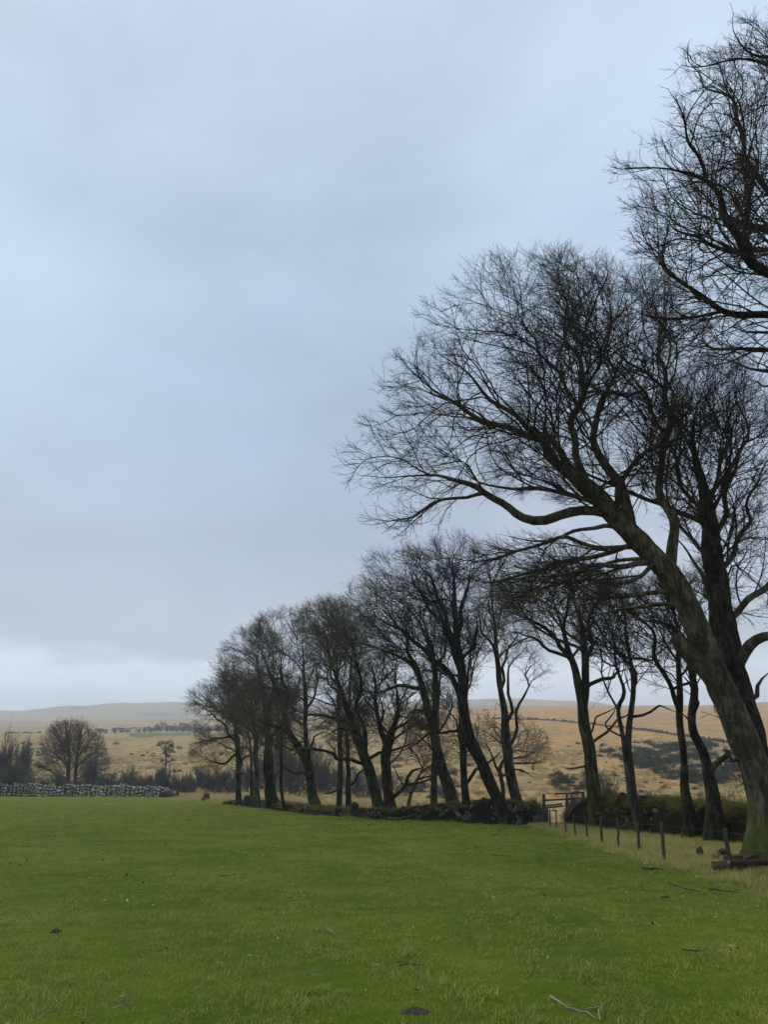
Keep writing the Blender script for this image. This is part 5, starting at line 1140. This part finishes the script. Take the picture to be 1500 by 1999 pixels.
for i, (x, y, rx, ry) in enumerate([(318, 1459, 10, 4.5), (308, 1462, 7, 3.5), (327, 1463, 7, 5), (322, 1469, 9, 5), (330, 1474, 6, 4.5), (316, 1476, 6, 4), (326, 1481, 7, 4), (334, 1488, 6, 3), (313, 1489, 5, 3), (322, 1490, 6, 3)]):
    o = link('foliage', GM['conifer'][i % 4], None, pine); o.location = tuple(pv(x, y + ry * .4, (i % 3 - 1) * 4)); o.scale = (rx * mp, rx * mp, ry * mp * 1.3); o.rotation_euler[2] = i * 1.3
# moor walls
def moor_wall(label, pts, h, r0=60):
    P = []
    for (x0, y0), (x1, y1) in zip(pts, pts[1:]):
        for f in np.arange(0, 1, .05): P.append(hit(x0 + (x1 - x0) * f, y0 + (y1 - y0) * f, r0))
    P = np.array(P); ks = np.ones(5) / 5
    rr = np.hypot(P[:, 0], P[:, 1]); rs = np.convolve(np.pad(rr, 2, 'edge'), ks, 'valid'); P[:, :2] *= (rs / rr)[:, None]
    P[:, 2] = height(P[:, 0], P[:, 1])[0]; o = P[0].copy(); T = norm(np.gradient(P[:, :2], axis=0)); N = np.stack([-T[:, 1], T[:, 0]], 1); V_, Q_ = [], []
    g = np.random.default_rng(3)
    for i in range(len(P)):
        hh = h * (g.uniform(.35, 1.5) if g.uniform() > .12 else .05)
        for off, z in ((.6, -.6), (.4, hh), (-.4, hh * .95), (-.6, -.6)): V_.append((P[i, 0] + N[i, 0] * off, P[i, 1] + N[i, 1] * off, P[i, 2] + z))
        if i: a = 4 * (i - 1); Q_ += [(a + k, a + k + 1, a + 5 + k, a + 4 + k) for k in range(3)]
    ob = link('moor_wall', mesh_np('moor_wall', np.array(V_) - o, Q_, smooth=False), M['mwall'], None, tuple(o)); return tag(ob, label, 'wall')
tm_ = NT('far_wall_stone'); M['mwall'] = tm_.done(tm_.mix(tm_.noise(tm_.pos(), 1.5, 5, .7), (.030, .024, .016), (.10, .080, .055)), .95)
moor_wall('long dark stone wall slanting across the orange moor at right', [(960, 1404), (1040, 1405), (1090, 1408), (1150, 1414), (1210, 1421), (1270, 1428), (1330, 1437), (1400, 1448), (1520, 1466)], .85)
moor_wall('thin field wall line on the pale moor at the left edge', [(-20, 1432), (85, 1431)], .9, 300)
moor_wall('thin field wall line above the far tree belt', [(185, 1425), (300, 1421)], 1.2, 500)
# far green pasture
PX = np.linspace(252, 372, 25); V_ = []
for x in PX:
    a, b, c = ray(x, 1434); az = math.atan2(a, b)
    for f in np.linspace(0, 1, 6):
        ya, yb = 1438.5 - 1.2 * ((x - 310) / 60) ** 2 * 1.0, 1431.5
        p = hit(x, ya + (yb - ya) * f, 480); V_.append((p[0], p[1], p[2] + .35))
Q_ = [(i * 6 + j, (i + 1) * 6 + j, (i + 1) * 6 + j + 1, i * 6 + j + 1) for i in range(24) for j in range(5)]
tfp = NT('far_pasture_green'); M['fpast'] = tfp.done(tfp.mix(tfp.noise(tfp.pos(), .05, 4), (.085, .115, .035), (.13, .16, .055)), .95)
tag(link('pasture', mesh_np('pasture', V_, Q_), M['fpast']), 'small bright green field far off below the dark tree belt', 'field', kind='structure')

# ------------------------------------------------------------------ haze
zlo = float(GZ.min()) - 1.0; zhi = float(GZ.max()) + 25.0; S_ = 4300.0
Vh = [(sx_ * S_, sy_ * S_, z_) for z_ in (zlo - 1, zhi) for sx_, sy_ in ((-1, -1), (1, -1), (1, 1), (-1, 1))]
haze = link('haze', mesh_np('haze', Vh, [(3, 2, 1, 0), (4, 5, 6, 7), (0, 1, 5, 4), (1, 2, 6, 5), (2, 3, 7, 6), (3, 0, 4, 7)], smooth=False))
hm = bpy.data.materials.new('haze_air'); hm.use_nodes = True; hn = hm.node_tree; hn.nodes.clear()
ho = hn.nodes.new('ShaderNodeOutputMaterial'); hv = hn.nodes.new('ShaderNodeVolumePrincipled'); hv.inputs['Color'].default_value = (.76, .86, 1.0, 1); hv.inputs['Density'].default_value = 0.00044; hv.inputs['Anisotropy'].default_value = .2
hn.links.new(hv.outputs[0], ho.inputs['Volume']); haze.data.materials.append(hm); tag(haze, 'thin pale haze in the air', 'haze', kind='stuff')
print('total tris', TRI[0])
